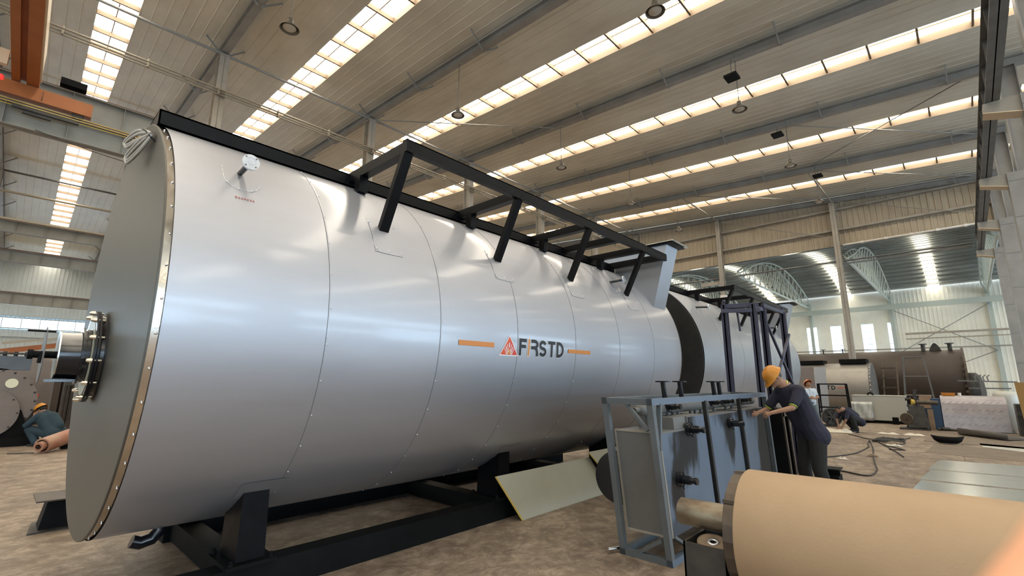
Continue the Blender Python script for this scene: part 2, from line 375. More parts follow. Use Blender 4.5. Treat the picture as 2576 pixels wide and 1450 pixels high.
# columns
def hcol(b,x,y,z0,z1,w,d,t=.02):   # w along X, d along Y
    b.box(x-w/2,x+w/2,y-d/2,y-d/2+t,z0,z1); b.box(x-w/2,x+w/2,y+d/2-t,y+d/2,z0,z1); b.box(x-t/2,x+t/2,y-d/2,y+d/2,z0,z1)
for k in range(-1,6):
    X=X0+SP*k
    b=MB(); hcol(b,X,18.1,0,zb(18.1)+.02,.30,.44); b.box(X-.17,X+.17,17.86,18.34,zb(18.1)-.06,zb(18.1)-.02)
    lab='grey steel column behind the boiler, '+(ordn[k]+' from the left' if k>=0 else 'at the far left edge of its row')
    o=b.build('steel_column','steelbeige',org=(X,18.1,0),frame='B'); tag(o,lab,'column','columns behind the boiler')
    q=MB()
    q.hexa([(X-.12,17.3,8.05),(X+.12,17.3,8.05),(X+.12,17.9,7.75),(X-.12,17.9,7.75),(X-.12,17.3,8.27),(X+.12,17.3,8.27),(X+.12,17.9,8.27),(X-.12,17.9,8.27)]); q.build('corbel','steelbeige',o)
    q=MB(); q.box(X-.12,X+.12,18.3,19.1,9.1,9.38); q.build('corbel','steelbeige',o)
for k in range(0,6):
    X=X0+SP*k
    b=MB(); yl=-1.70
    b.box(X-.25,X-.225,yl-1.15,yl,0,8.28); b.box(X+.225,X+.25,yl-1.15,yl,0,8.28); b.box(X-.24,X+.24,yl-.03,yl,0,8.28); b.box(X-.24,X+.24,yl-1.15,yl-1.12,0,8.28)
    for z in (1.2,2.6,4.0,5.4,6.8,8.0): b.box(X-.262,X+.262,yl-1.14,yl-.01,z,z+.03)
    b.box(X-.20,X+.20,-2.42,-2.39,8.28,zb(-2)+.02); b.box(X-.20,X+.20,-1.98,-1.95,8.28,zb(-2)+.02); b.box(X-.012,X+.012,-2.4,-1.95,8.28,zb(-2)+.02)
    o=b.build('crane_column','steel',org=(X,-2.1,0),frame='B')
    tag(o,'wide stepped grey column at the right edge, '+(['nearest','second nearest','third nearest','fourth nearest','second farthest','farthest'][k])+' of its row','column','stepped columns at the right edge')
    q=MB(); q.hexa([(X-.2,yl,7.86),(X+.2,yl,7.86),(X+.2,-1.08,8.05),(X-.2,-1.08,8.05),(X-.2,yl,8.27),(X+.2,yl,8.27),(X+.2,-1.08,8.27),(X-.2,-1.08,8.27)]); q.build('corbel','steelbeige',o)
    q=MB().box(X-.22,X+.22,yl,-1.06,7.84,7.86) if False else MB().bar((X,yl,7.85),(X,-1.06,8.04),.42,.02); q.build('corbel_flange','cream',o)
for X in (X0-SP,X0):
    b=MB(); hcol(b,X,38.2,0,zr(38.2)-.4,.3,.5); o=b.build('steel_column','steel',org=(X,38.2,0),frame='B')
    tag(o,'grey steel column far behind at the left, '+('at the picture edge' if X<0 else 'hidden close to the boiler end'),'column')
# runway girders
def girder(y,z0,z1,w,lab,x0=-25,x1=XE-.4,m='girder',rail=True,st=1.23,side=-1):
    b=MB(); b.box(x0,x1,y-w/2,y+w/2,z0,z0+.02); b.box(x0,x1,y-w/2,y+w/2,z1-.02,z1); b.box(x0,x1,y-.01,y+.01,z0,z1)
    x=x0+.4
    while x<x1: b.box(x-.008,x+.008,y-w/2+.03,y+w/2-.03,z0+.02,z1-.02); x+=st
    o=b.build('runway_girder',m,org=(0,y,z0),frame='B'); tag(o,lab,'crane runway','crane runway girders')
    if rail: q=MB().box(x0,x1,y-.04,y+.04,z1,z1+.09); q.build('rail','rail',o)
    return o
g=girder(17.5,8.28,8.93,.32,'grey stiffened runway girder carrying the orange crane, above the boiler end')
q=MB()
for z in (8.78,8.85,8.92): q.box(-25,XE-.5,17.23,17.25,z,z+.018)
q.build('conductor_bar','yellow',g)
girder(18.9,9.42,10.38,.34,'taller grey runway girder behind the yellow conductor bars')
g=girder(37.6,9.72,10.36,.34,'grey runway girder with red-brown rail, first below the near one at left')
q=MB().box(-25,XE-.5,37.2,37.3,10.36,10.46); q.build('conductor_bar','pipe',g)
girder(38.9,8.29,8.95,.34,'dark grey runway girder, second below the near one at left')
girder(57.7,7.85,8.85,.34,'farthest grey runway girder, just above the window band at left')
girder(-1.25,8.28,9.0,.26,'dark runway girder over the right edge columns',m='steeldark',x1=XE)
# ties, conduits, bracing
def pipe_thing(name,pts,r,m,lab,cat='pipe',grp=None,n=8):
    b=MB(); 
    for i in range(len(pts)-1): b.tube(pts[i],pts[i+1],r,n)
    return tag(b.build(name,m,org=pts[0],frame='B'),lab,cat,grp)
pipe_thing('tie_tube',[(-24.9,18.1,13.35),(33,18.1,13.35)],.05,'steel','grey tie tube joining the column tops behind the boiler','tie')
pipe_thing('tie_tube',[(-24.9,38.2,13.4),(33,38.2,13.4)],.06,'steeldark','dark tie tube across the far left bay','tie')
pipe_thing('tie_tube',[(-24.9,28,14.1),(33,28,14.1)],.04,'steel','grey tie tube under the roof ridge at left','tie')
b=MB()
for dz,dy in ((0,0),(.1,.02),(.2,0),(.14,-.12)): b.tube((-24.9,17.8+dy,11.58+dz),(XE-.1,17.8+dy,11.58+dz),.03,6)
x=-24.5
while x<XE: b.box(x-.02,x+.02,17.68,17.83,11.55,11.82); x+=2.0
tag(b.build('conduit_bundle','pipe',org=(0,17.8,11.6),frame='B'),'bundle of cream conduits running along the columns behind the boiler','conduit')
pipe_thing('conduit',[(-24.9,37.85,12.1),(20,37.85,12.1)],.07,'pipe','single cream conduit crossing the far left bay')
for (p,q_,l) in (((21.5,-1.5,12.2),(27.1,4.6,12.7),'thin diagonal brace rod under the roof near the right end'),((21.5,4.6,12.7),(27.1,-1.5,12.2),'second thin brace rod crossing the first near the right end'),
                 ((27.4,4.7,12.6),(33.0,-1.6,12.2),'thin brace rod just in front of the end wall top'),((27.4,11.5,13.1),(33.0,4.7,12.6),'thin brace rod left of the end wall column top'),
                 ((32.95,11.3,12.7),(32.95,4.9,10.2),'thin brace rod crossing the beige siding between its two columns'),((32.95,4.4,12.4),(32.95,-1.4,10.2),'thin brace rod on the beige siding right of the columns'),
                 ((9.6,18,13.3),(15.3,12,12.9),'thin brace rod under the roof above the platform frame')):
    pipe_thing('brace_rod',[p,q_],.022,'steel',l,'rod','roof brace rods')
for (yy,l) in ((11.5,'left one, above the second boiler'),(4.7,'right one, standing clear of the boilers')):
    for xx in (27.23,): pipe_thing('purlin_tie',[(xx+.15,yy,zb(yy)+.1),(XE-.15,yy,zb(yy)+.1)],.05,'steelbeige','grey tie strut to the end wall column top, '+l,'tie')
# end wall of the hall: corrugated siding with the opening below
def corrug_y(b,x,ya,yb,z0,z1f,step=.28,d=.035,sgn=-1):
    n=int(abs(yb-ya)/step); pr=[]
    for j in range(n):
        a=ya+(yb-ya)*j/n; w=(yb-ya)/n
        pr+=[(a,0),(a+w*.62,0),(a+w*.70,d),(a+w*.92,d)]
    pr.append((yb,0)); m=len(pr)
    vs=[(x+sgn*dd,y,z0) for y,dd in pr]+[(x+sgn*dd,y,z1f(y)) for y,dd in pr]
    b.add(vs,[(k,k+1,m+k+1,m+k) for k in range(m-1)])
b=MB(); corrug_y(b,XE+.25,-22,18.1,9.78,zr); b.box(XE+.26,XE+.30,-22,18.1,9.77,9.80)
b.add([(XE+.3,-22,9.77),(XE+.3,18.1,9.77),(XE+.3,18.1,zr(18.1)+.3),(XE+.3,-22,zr(-22)+.3)],[(0,1,2,3)])
b.box(XE+.2,XE+.3,18.1,60,0,14.6)
wf=struct(b.build('wall_far','siding',frame='B'))
q=MB()
for z in (10.68,11.95): q.box(XE+.02,XE+.22,-22,18,z-.03,z); q.box(XE+.02,XE+.04,-22,18,z-.03,z+.10)
q.build('girt','steelbeige',wf)
q=MB()
q.tube((XE+.1,4.45,9.74),(XE+.1,-1.9,9.74),.06,8); y=3.5
while y>-1.8: q.box(XE,XE+.2,y-.07,y+.07,9.68,9.80); y-=1.1
tag(q.build('gutter_pipe','collar',org=(XE+.1,4.45,9.74),frame='B'),'white pipe along the bottom edge of the beige siding','pipe')
q=MB().tube((XE+.15,18,8.78),(XE+.15,4.7,8.78),.05,8).tube((XE+.15,4.7,8.78),(XE+.15,-1.0,8.78),.05,8)
q.box(XE,XE+.12,-1.0,4.6,8.55,8.62); 
tag(q.build('festoon_rail','steeldark',org=(XE+.1,0,8.8),frame='B'),'dark horizontal rail below the beige siding, in front of the arched roof','rail')
for (y,l) in ((11.5,'left grey wall column, its foot hidden by the second boiler'),(4.7,'grey wall column standing free left of the bright siding')):
    b=MB(); b.box(XE-.30,XE-.27,y-.14,y+.14,0,zb(y)+.02); b.box(XE+.02,XE+.05,y-.14,y+.14,0,zb(y)+.02); b.box(XE-.3,XE+.05,y-.012,y+.012,0,zb(y)+.02)
    if y<5: b.tube((XE-.12,y,0),(XE-.12,y,5.2),.17,12)
    o=b.build('wall_column','steelbeige',org=(XE-.1,y,0),frame='B'); tag(o,l,'column','end wall columns')
    if y>5: q=MB().box(XE-.33,XE+.08,y-.17,y+.17,6.9,7.5); q.build('wrapping','collar',o,label='white wrapping round the column')
    if y>5: q=MB().box(XE-.1,XE,y-.17,y+1.5,8.3,8.55) ; q.build('bracket','steelbeige',o)
# other walls
def win_band(name,x0,x1,y,z0,z1,step,sgn,fr=.06,frm='greysiding'):
    w=MB().add([(x0,y,z0),(x1,y,z0),(x1,y,z1),(x0,y,z1)],[(0,1,2,3)]); o=struct(w.build(name,'win',frame='B'))
    w=MB(); x=x0
    while x<=x1+.01: w.box(x-fr/2,x+fr/2,y+min(0,sgn*.06),y+max(0,sgn*.06),z0,z1); x+=step
    for z in (z0,z1): w.box(x0,x1,y+min(0,sgn*.07),y+max(0,sgn*.07),z-.05,z+.05)
    w.build('window_frame',frm,o); return o
def corrug_x(b,y,xa,xb,z0,z1,step=.28,d=.035,sgn=-1):
    n=int((xb-xa)/step); pr=[]
    for j in range(n):
        a=xa+(xb-xa)*j/n; w=(xb-xa)/n
        pr+=[(a,0),(a+w*.62,0),(a+w*.70,d),(a+w*.92,d)]
    pr.append((xb,0)); m=len(pr)
    vs=[(x,y+sgn*dd,z0) for x,dd in pr]+[(x,y+sgn*dd,z1) for x,dd in pr]
    b.add(vs,[(k,k+1,m+k+1,m+k) for k in range(m-1)])
b=MB(); b.box(-25,XE,60.0,60.1,0,12.6); corrug_x(b,59.98,-25,15,0,5.95); corrug_x(b,59.98,-25,15,7.0,12.4)
for z in (5.3,7.1,3.4): b.box(-25,15,59.8,59.95,z,z+.12)
struct(b.build('wall_left','greysiding',frame='B'))
win_band('window_20',-24,20,59.93,6.05,6.95,1.18,-1)
win_band('window_21',.3,3.0,59.93,2.1,2.9,1.18,-1)
b=MB(); b.box(-25,55,-22.1,-22,0,11.2); struct(b.build('wall_right','whitesiding',frame='B'))
win_band('window_22',-24,54,-21.95,4.9,6.6,1.5,1)
win_band('window_24',-24,.5,-21.95,1.4,2.4,1.5,1)  # these three low bands are unseen, added to brighten the shell's lower reflections
win_band('window_25',7.5,18.5,-21.95,1.4,2.4,1.5,1)
win_band('window_26',25.5,54,-21.95,1.4,2.4,1.5,1)
struct(MB().add([(1,-21.95,.0),(7,-21.95,.0),(7,-21.95,4.0),(1,-21.95,4.0)],[(0,1,2,3)]).build('door_1','win',frame='B'))
struct(MB().add([(19,-21.95,.0),(25,-21.95,.0),(25,-21.95,4.0),(19,-21.95,4.0)],[(0,1,2,3)]).build('door_2','win',frame='B'))
b=MB(); b.box(-25.1,-25,-22,60,0,14.6); struct(b.build('wall_back','whitesiding',frame='B'))
win_band_b=MB().add([(-24.95,-20,4.8),(-24.95,58,4.8),(-24.95,58,5.8),(-24.95,-20,5.8)],[(0,1,2,3)]); struct(win_band_b.build('window_23','win',frame='B'))
# ------------------------------------------------------------------ the arched hall beyond
XA0,XA1=33.6,54.3
def za(x): 
    t=(x-(XA0+XA1)/2)/((XA1-XA0)/2); return 9.80+1.75*(1-t*t)
AS=[1.25+6.3*k for k in range(-3,7)]
b=MB(); ed=[-22]+[e for y in AS for e in (y-.38,y+.38) if y-.4>-22]+[45]; N=28
for i in range(0,len(ed)-1,2):
    g=[[(XA0+(XA1-XA0)*j/N,y,za(XA0+(XA1-XA0)*j/N)+.12) for y in (ed[i],ed[i+1])] for j in range(N+1)]
    b.sheet(g)
an=struct(b.build('ceiling_annex','annexroof',frame='B')); an.name='ceiling'
b=MB(); 
for j in range(1,25):
    x=XA0+(XA1-XA0)*j/25; q=MB().box(x-.03,x+.03,-21,44,za(x)-.12,za(x)+.10); q.box(x-.03,x+.1,-21,44,za(x)-.12,za(x)-.10); q.build('purlin','annexroof',an)
for n,y in enumerate(AS):
    w=MB(); w.sheet([[(XA0+(XA1-XA0)*j/N,yy,za(XA0+(XA1-XA0)*j/N)+.14) for yy in (y-.38,y+.38)] for j in range(N+1)])
    struct(w.build('window_%d'%(30+n),'sky',frame='B'))
names=['far right of the pale columns','just left of the right edge columns','between the two bright strips of windows','behind the left wall column','far left, mostly hidden by the boiler','hidden behind the boiler','outermost left']
for k in range(-1,5):
    Y=4.4+6.32*k; T=[]; n=16
    o=thing('arched_truss','pale green arched roof truss in the hall beyond, '+['nearest the right edge columns','meeting the free standing wall column','left of the free standing wall column','crossing the left wall column','low over the second tank','hidden behind the tank'][k+1],'roof truss',(XA0,Y,8.9),'arched roof trusses','B')
    c=MB().tube((XA0,Y,8.9),(XA1-.25,Y,8.9),.08,10); c.build('bottom_chord','truss',o)
    for s in (-.28,.28):
        pts=[(XA0+(XA1-.25-XA0)*j/n,Y+s*min(1,j,n-j),8.95+2.3*(1-(2*j/n-1)**2)) for j in range(n+1)]
        c=MB().path(pts,.055,8); c.build('top_chord','truss',o)
        w=MB()
        for j in range(1,n):
            x=XA0+(XA1-.25-XA0)*j/n; w.tube((x,Y,8.9),pts[j],.024,6)
            w.tube((x,Y,8.9),pts[j+1] if j<n/2 else pts[j-1],.024,6)
        w.build('web_members','truss',o)
# far wall
WY=[-.0+0]
b=MB(); xw=54.45
wins=[(13.2+2.15*i,14.1+2.15*i) for i in range(0,12)]+[(10.35,11.2),(8.35,9.2),(5.85,6.75),(4.5,4.8)]
wins=sorted(wins); ys=[-22]
corrug_y(b,xw,-22,4.4,0,lambda y:10.0)
for i,(a,c) in enumerate(wins):
    pass
lo=4.4
for (a,c) in wins:
    if a>lo: b.box(xw-.03,xw,lo,a,0,10.0)
    b.box(xw-.03,xw,a,c,0,4.4); b.box(xw-.03,xw,a,c,6.95,10.0); lo=c
b.box(xw-.03,xw,lo,45,0,10.0); b.box(xw+.02,xw+.1,-22,45,0,10.0)
fw=struct(b.build('wall_annex','whitesiding',frame='B')); fw.name='wall_beyond'
for n,(a,c) in enumerate(wins):
    o=struct(MB().add([(xw-.02+.02,a,4.4),(xw,c,4.4),(xw,c,6.95),(xw,a,6.95)],[(0,1,2,3)]).build('window_%d'%(40+n),'win',frame='B'))
    q=MB()
    for z in (4.45,5.1,5.65,6.3,6.9): q.box(xw-.05,xw-.01,a,c,z-.03,z+.03)
    q.build('glazing_bar','greysiding',o)
b=MB(); b.box(XA0,xw,44.9,45,0,12); b.box(XA0,xw,-22.1,-22,0,12); struct(b.build('wall_side','greysiding',frame='B'))
for k in range(-3,7):
    Y=4.4+6.32*k
    b=MB(); b.box(xw-.35,xw-.05,Y-.14,Y+.14,0,9.3)
    tag(b.build('annex_column','truss',org=(xw-.2,Y,0),frame='B'),'pale green column on the far wall, '+['far right out of sight','second right out of sight','right behind the edge columns','at the right of the bright siding','left end of the bright siding','among the far windows, first left','among the far windows, second left','third left behind the boiler','fourth left behind the boiler','last left behind the boiler'][k+3],'column','far wall columns')
for (z,h,m,l) in ((8.1,.45,'truss','pale crane runway high on the far wall'),(5.75,.16,'steelbeige','brownish rail across the bright far siding'),(5.35,.07,'pipe','thin pale pipe under the brownish rail'),(4.5,.1,'steel','grey girt low on the bright far siding')):
    b=MB().box(xw-.75,xw-.6,-21,(44 if z>8 or z<5 else 3.6),z,z+h); tag(b.build('wall_rail',m,org=(xw-.7,0,z),frame='B'),l,'rail')
for (p,q_,l) in (((xw-.5,4.2,8.0),(xw-.5,-1.9,4.2),'thin brace rod on the bright far siding falling to the right'),((xw-.5,-1.9,8.0),(xw-.5,4.2,4.2),'thin brace rod on the bright far siding rising to the right'),((xw-.5,-1.9,4.2),(xw-.5,4.2,1.5),'lower thin brace rod on the bright far siding')):
    pipe_thing('wall_brace',[p,q_],.03,'steel',l,'rod')
# ------------------------------------------------------------------ hanging lamps
def lamp_thing():
    t=thing('pendant_lamp','x','lamp',(0,0,0),'bell lamps hanging from the rafters','W')
    q=MB().tube((0,0,.18),(0,0,1.95),.012,6); q.build('rod','steeldark',t)
    q=MB().lathe((0,0,0),(0,0,1),[(-.10,.235),(-.09,.24),(-.04,.20),(.02,.12),(.07,.085),(.12,.075),(.2,.065),(.22,.0)],24)
    q.lathe((0,0,0),(0,0,1),[(-.10,.235),(-.035,.19),(.02,.11),(.05,.0)],24); q.build('lamp_shade','lamp',t)
    q=MB().ball((0,0,-.06),.17,16,8,(1,1,.35)); q.build('lamp_glass','glass',t); return t
L0=None
LP=[(3.58,11.4,10.62,'grey bell lamp hanging from the first rafter, leftmost lamp near the top'),(9.49,11.82,10.97,'grey bell lamp on a long rod above the start of the platform frame'),(9.49,4.34,10.59,'grey bell lamp cut near the top edge, right of the centre'),
 (15.41,11.83,11.04,'grey bell lamp above the middle of the platform frame'),(15.41,4.35,10.66,'grey bell lamp below the black floodlight at upper right'),(21.32,11.77,11.0,'small grey bell lamp above the far end of the platform'),
 (21.32,4.27,10.69,'small grey bell lamp in front of the fourth roof light'),(27.23,11.83,10.96,'small bell lamp hanging in front of the beige siding left of its column'),(27.23,4.39,10.8,'small bell lamp against the top of the beige siding near its right column')]
for x,y,z,l in LP:
    if L0 is None: L0=lamp_thing(); o=L0
    else: o=copy_tree(L0)
    o.location=b2w((x,y,z)); o['label']=l
for (x,y,z,l) in ((15.1,4.40,11.64,'black flat floodlight hanging above a bell lamp at upper right'),(21.0,4.55,12.0,'smaller black floodlight under the fourth rafter'),(26.9,4.25,12.0,'smallest black floodlight under the fifth rafter')):
    t=thing('floodlight',l,'floodlight',(x,y,z),'hanging floodlights','B')
    MB().box(x-.22,x+.22,y-.2,y+.2,z-.04,z+.04).build('housing','blackmatt',t); MB().path([(x,y,z+.04),(x,y,zb(y)-.1),(x+.2,y,zb(y)+.1)],.012,6).build('rod','steeldark',t)
# ------------------------------------------------------------------ overhead crane
t=thing('overhead_crane','orange overhead travelling crane bridge at the top left corner','crane',(-.9,17.4,9.1),None,'B')
q=MB(); q.box(-1.22,-1.06,-1.2,17.5,9.5,10.5); q.build('bridge_girder','cranepaint',t)
q=MB(); q.box(-.94,-.70,-1.2,17.5,9.5,10.5); q.build('bridge_girder','cranepaint',t)
q=MB(); q.box(-1.07,-.93,-1.2,17.4,9.62,9.66); q.build('bottom_recess_plate','cranelower',t)
q=MB(); q.box(-.695,-.66,-1.2,17.1,9.55,9.60); q.box(-.70,-.685,-1.2,17.1,9.52,10.45); q.build('lit_side_ledge','cream',t)  # ledge and side plate in cream, imitating light on the girder's side
q=MB(); q.box(-2.4,.43,17.28,17.55,9.10,9.48); q.box(-.62,-.60,17.26,17.27,9.2,9.4); q.build('end_carriage','cranepaint',t)
for x in (-2.1,.15,):
    q=MB().tube((x,17.36,9.09),(x,17.52,9.09),.13,20); q.build('wheel','oldiron',t)
q=MB()
for i in range(5): q.ball((-.60,17.27,9.16+.06*i),.016,8,5)
q.build('carriage_bolts','oldiron',t)
q=MB(); q.box(-1.5,-1.3,16.6,16.75,9.55,9.95); q.build('junction_box','cream',t)
q=MB().lathe((-1.38,16.9,9.25),(0,0,1),[(0,.06),(.1,.06),(.14,0)],12); q.build('beacon','redlight',t)
q=MB(); q.box(-1.1,.2,17.10,17.2,8.7,8.78); q.box(-.9,-.35,17.15,17.25,8.62,8.76); q.build('collector_arm','oldiron',t)
# dark unit on the tall girder
tag(MB().box(-.35,.25,18.6,18.9,10.48,10.68).build('equipment_box','blackmatt',org=(0,18.8,10.48),frame='B'),'small dark box resting on the girder beside the leftmost roof light','box')
# wire sagging below the girder
pts=[(-.6+i*.3,17.2,8.25-.25*sin(pi*i/16)) for i in range(17)]
tag(MB().path(pts,.012,5).build('sagging_wire','cable',org=pts[0],frame='B'),'thin dark wire sagging below the near runway girder','wire')
# ================================================================== the insulated tanks
YC,ZC,R=5.43,2.21,1.777
def on(x,a,r=R):   # point on the shell; a = angle from the near side (-Y) upwards
    return Vector((x,YC-r*cos(a),ZC+r*sin(a)))
def zs(y,r=R): return ZC+math.sqrt(max(0,r*r-(y-YC)**2))
def seam(b,x,w=.010,h=.0015,n=128):
    b.lathe((x,YC,ZC),(1,0,0),[(0,R-.002),(0,R+h),(w,R+h*.3),(w,R-.002)],n,False)
def make_tank(x0,x1,label,cat,mshell,facemat,seams,platform,full=True):
    t=thing('storage_tank',label,cat,(x0,YC,0),'silver clad horizontal tanks')
    q=MB().lathe((x0+.06,YC,ZC),(1,0,0),[(0,R),((x1-x0-.1)*.5,R),(x1-x0-.1,R)],160); shell=q.build('shell',mshell,t)
    q=MB().lathe((x0,YC,ZC),(1,0,0),[(0,1e-3),(0,R-.012),(.004,R-.004),(.014,R-.004),(.016,R-.03)],128,False)
    q.build('front_plate',facemat,t)
    q=MB().lathe((x0,YC,ZC),(1,0,0),[(.012,R-.016),(.075,R-.016)],128); q.build('rim_strip','chrome' if full else 'ringdark',t)
    q=MB().lathe((x1-.045,YC,ZC),(1,0,0),[(0,R),(.04,R-.003),(.045,R-.03),(.045,1e-3)],96,False); q.build('back_plate','face',t)
    for x in seams:
        q=MB(); seam(q,x); s=q.build('seam_band',mshell,t)
        q=MB(); seam(q,x-.004,.004,.0018); q.build('sheet_edge','steeldark',s)
        q=MB()
        for k in range(-9,10):
            a=math.radians(k*9.5+2)
            q.ball(on(x+.015,a,R+.002),.0065,8,5)
        q.build('rivets','rivet',s)
    if full:
        for k in range(-11,12): MB().ball(on(x0+.045,math.radians(k*7.3),R-.012),.009,8,5).build('rim_rivet','rivet',t)
    # platform frame
    p=platform
    for y in (4.62,6.24):
        q=MB(); s=1 if y<5 else -1
        q.box(p['b0'],p['b1'],min(y,y+s*.012),max(y,y+s*.012),3.80,3.945); q.box(p['b0'],p['b1'],min(y,y+s*.07),max(y,y+s*.07),3.93,3.945); q.box(p['b0'],p['b1'],min(y,y+s*.07),max(y,y+s*.07),3.80,3.815)
        q.build('platform_beam','black',t)
    q=MB().box(p['b0'],p['b0']+.012,4.62,6.24,3.80,3.945); q.box(p['b0'],p['b0']+.06,4.62,6.24,3.93,3.945); q.build('end_channel','black',t)
    o0,o1=p['o']
    q=MB().box(o0,o1,3.51,3.57,3.835,3.955); q.box(o0,o1,3.51,3.58,3.945,3.957); q.build('outer_rail','black',t)
    for x in p['cross']:
        q=MB().box(x,x+.10,3.57,4.66,3.845,3.95); q.build('cross_beam','black',t)
    q=MB().box(o1-.13,o1-.03,3.57,4.66,3.845,3.95); q.build('cross_beam','black',t)
    for x in p['posts']:
        q=MB().box(x,x+.10,4.36,4.46,zs(4.46)-.03,3.85); q.build('post','black',t)
        q=MB().bar((x+.05,3.56,3.86),(x+.05,3.93,3.13),.10,.055,(0,1,0)); q.build('strut','black',t)
        # cover sheet round the strut foot
        q=MB(); g=[]
        for i in range(5):
            g.append([on(x-.10+.3*i/4,a,R+.004) for a in [math.radians(22+ (14*j/5)) for j in range(6)]])
        q.sheet(g); cv=q.build('cover_sheet',mshell,t)
        q=MB()
        for (u,a) in ((-.09,23),(.05,23),(.19,23),(-.09,34),(.19,34)): q.ball(on(x+u,math.radians(a),R+.006),.009,8,5)
        q.path([on(x-.10,math.radians(36),R+.005),on(x-.10,math.radians(24),R+.005),on(x-.06,math.radians(22),R+.005),on(x+.2,math.radians(22),R+.004)],.0018,5)
        q.build('rivets','rivet',cv)
    for (x,bb,tp) in p['nozzles']:
        base=on(x,math.radians(40.5),R-.02); d=Vector(tp)-base; d.normalize(); tip=Vector(tp)
        q=MB().tube(base,tip,.022,16); nz=q.build('nozzle_pipe','blackgloss',t)
        q=MB().lathe(tip,d,[(-.012,.022),(-.012,.064),(.010,.064),(.010,.038),(.004,.036),(.004,.024),(.009,.022),(.009,1e-3)],32,False)
        e=d.cross(Vector((0,0,1))).normalized(); f=d.cross(e)
        fl=q.build('nozzle_flange','flangeface',nz)
        q=MB()
        for k in range(4):
            a=pi/4+k*pi/2; c=tip+(e*cos(a)+f*sin(a))*.051+d*.009; q.tube(c,c+d*.002,.007,10)
        q.build('bolt_holes','steeldark',nz)
        q=MB(); g=[]
        w=.13
        pts=[]
        for k in range(0,13):
            a=pi*k/12; pts.append(on(x+w*cos(a+pi),math.radians(38)-(.05+.9*w*sin(a))/R,R+.004))
        pts=[on(x-w,math.radians(41),R+.004)]+pts
        q.path(pts,.0018,5)
        for k in (0,3,6,9,12): q.ball(pts[k],.007,8,5)
        q.build('cover_seam','rivet',t)
    # flue box
    hx0,hx1=p['hood']
    q=MB(); c=1.0
    bot=[(hx0,3.86,3.0),(hx1,3.86,3.0),(hx1,7.0,3.0),(hx0,7.0,3.0)]; top=[(hx0,3.53,4.17),(hx1,3.53,4.17),(hx1,7.33,4.17),(hx0,7.33,4.17)]
    q.hexa(bot+top); fb=q.build('flue_box','shell2',t)
    q=MB().box(hx0-.06,hx1+.08,3.42,7.44,4.17,4.185); q.build('top_flange','black',fb)
    q=MB().box(hx0-.1,hx1+.12,3.36,7.5,4.197,4.21); q.build('cover_plate','aluflat',fb)
    # saddles
    for xs in p['saddles']:
        for s in (-1,1):
            ya=YC+s*1.08; yb=YC+s*.70
            q=MB(); lo=[];up=[]
            X1,X2=xs-.10,xs+.10
            y1,y2=min(ya,yb),max(ya,yb)
            q.hexa([(X1-.01,y1,.27),(X2+.01,y1,.27),(X2+.01,y2,.27),(X1-.01,y2,.27),(X1,y1,ZC-math.sqrt(R*R-(y1-YC)**2)+.01),(X2,y1,ZC-math.sqrt(R*R-(y1-YC)**2)+.01),(X2,y2,ZC-math.sqrt(R*R-(y2-YC)**2)+.01),(X1,y2,ZC-math.sqrt(R*R-(y2-YC)**2)+.01)])
            sd=q.build('saddle_leg','black',t)
            q=MB().box(xs-.19,xs+.19,y1-.06,y2+.05,.235,.265); q.build('base_plate','blackmatt',sd)
            for bx_ in (-.15,.15):
                for by_ in (y1-.03,y2+.02): q=MB().tube((xs+bx_,by_,.262),(xs+bx_,by_,.285),.026,6); q.tube((xs+bx_,by_,.27),(xs+bx_,by_,.305),.015,8); q.build('anchor_bolt','blackmatt',sd)
            g=[[on(xx,a,R+.006) for a in [math.radians(k) for k in ((-56,-52,-48) if s<0 else (-124,-128,-132))]] for xx in (xs-.16,xs+.2)]
            q=MB().sheet(g); q.build('saddle_cover',mshell,sd)
    for (xa,xb) in p['skid']:
        for y in (4.33,6.33):
            q=MB().box(xa if y<5 else xa+.55,xb,y,y+.20,.0,.235); q.build('skid_beam','blackmatt',t)
    for xs in p['saddles']:
        q=MB().box(xs-.10,xs+.10,4.52,6.34,.02,.215); q.build('skid_cross_beam','blackmatt',t)
    return t
T1=make_tank(.61,8.69,'large silver horizontal tank in front with lettering on its side','tank','shell','face',[1.765,2.925,4.07,5.24,6.40,7.55],
  dict(b0=.62,b1=8.0,o=(2.33,7.95),cross=(2.34,3.93,5.46,6.3,7.1),posts=(2.33,3.93,5.46,7.10),nozzles=[(1.12,0,(1.12,3.83,3.375)),(6.89,0,(6.95,3.84,3.375))],hood=(8.03,8.50),saddles=(1.61,4.58,7.2),skid=[(.9,8.5)]))
T2=make_tank(9.74,18.3,'second silver tank directly behind the lettered one, dark front plate showing as a crescent','tank','shell2','ringdark',[11.0,12.4,13.8,15.2,16.6],
  dict(b0=9.9,b1=16.9,o=(11.6,16.7),cross=(11.6,13.2,14.8,15.7),posts=(11.6,13.2,15.4,16.3),nozzles=[(10.6,0,(10.62,3.78,3.33)),(16.2,0,(16.25,3.78,3.33))],hood=(17.05,17.6),saddles=(10.9,14,17.2),skid=[(10.,18.)]),False)
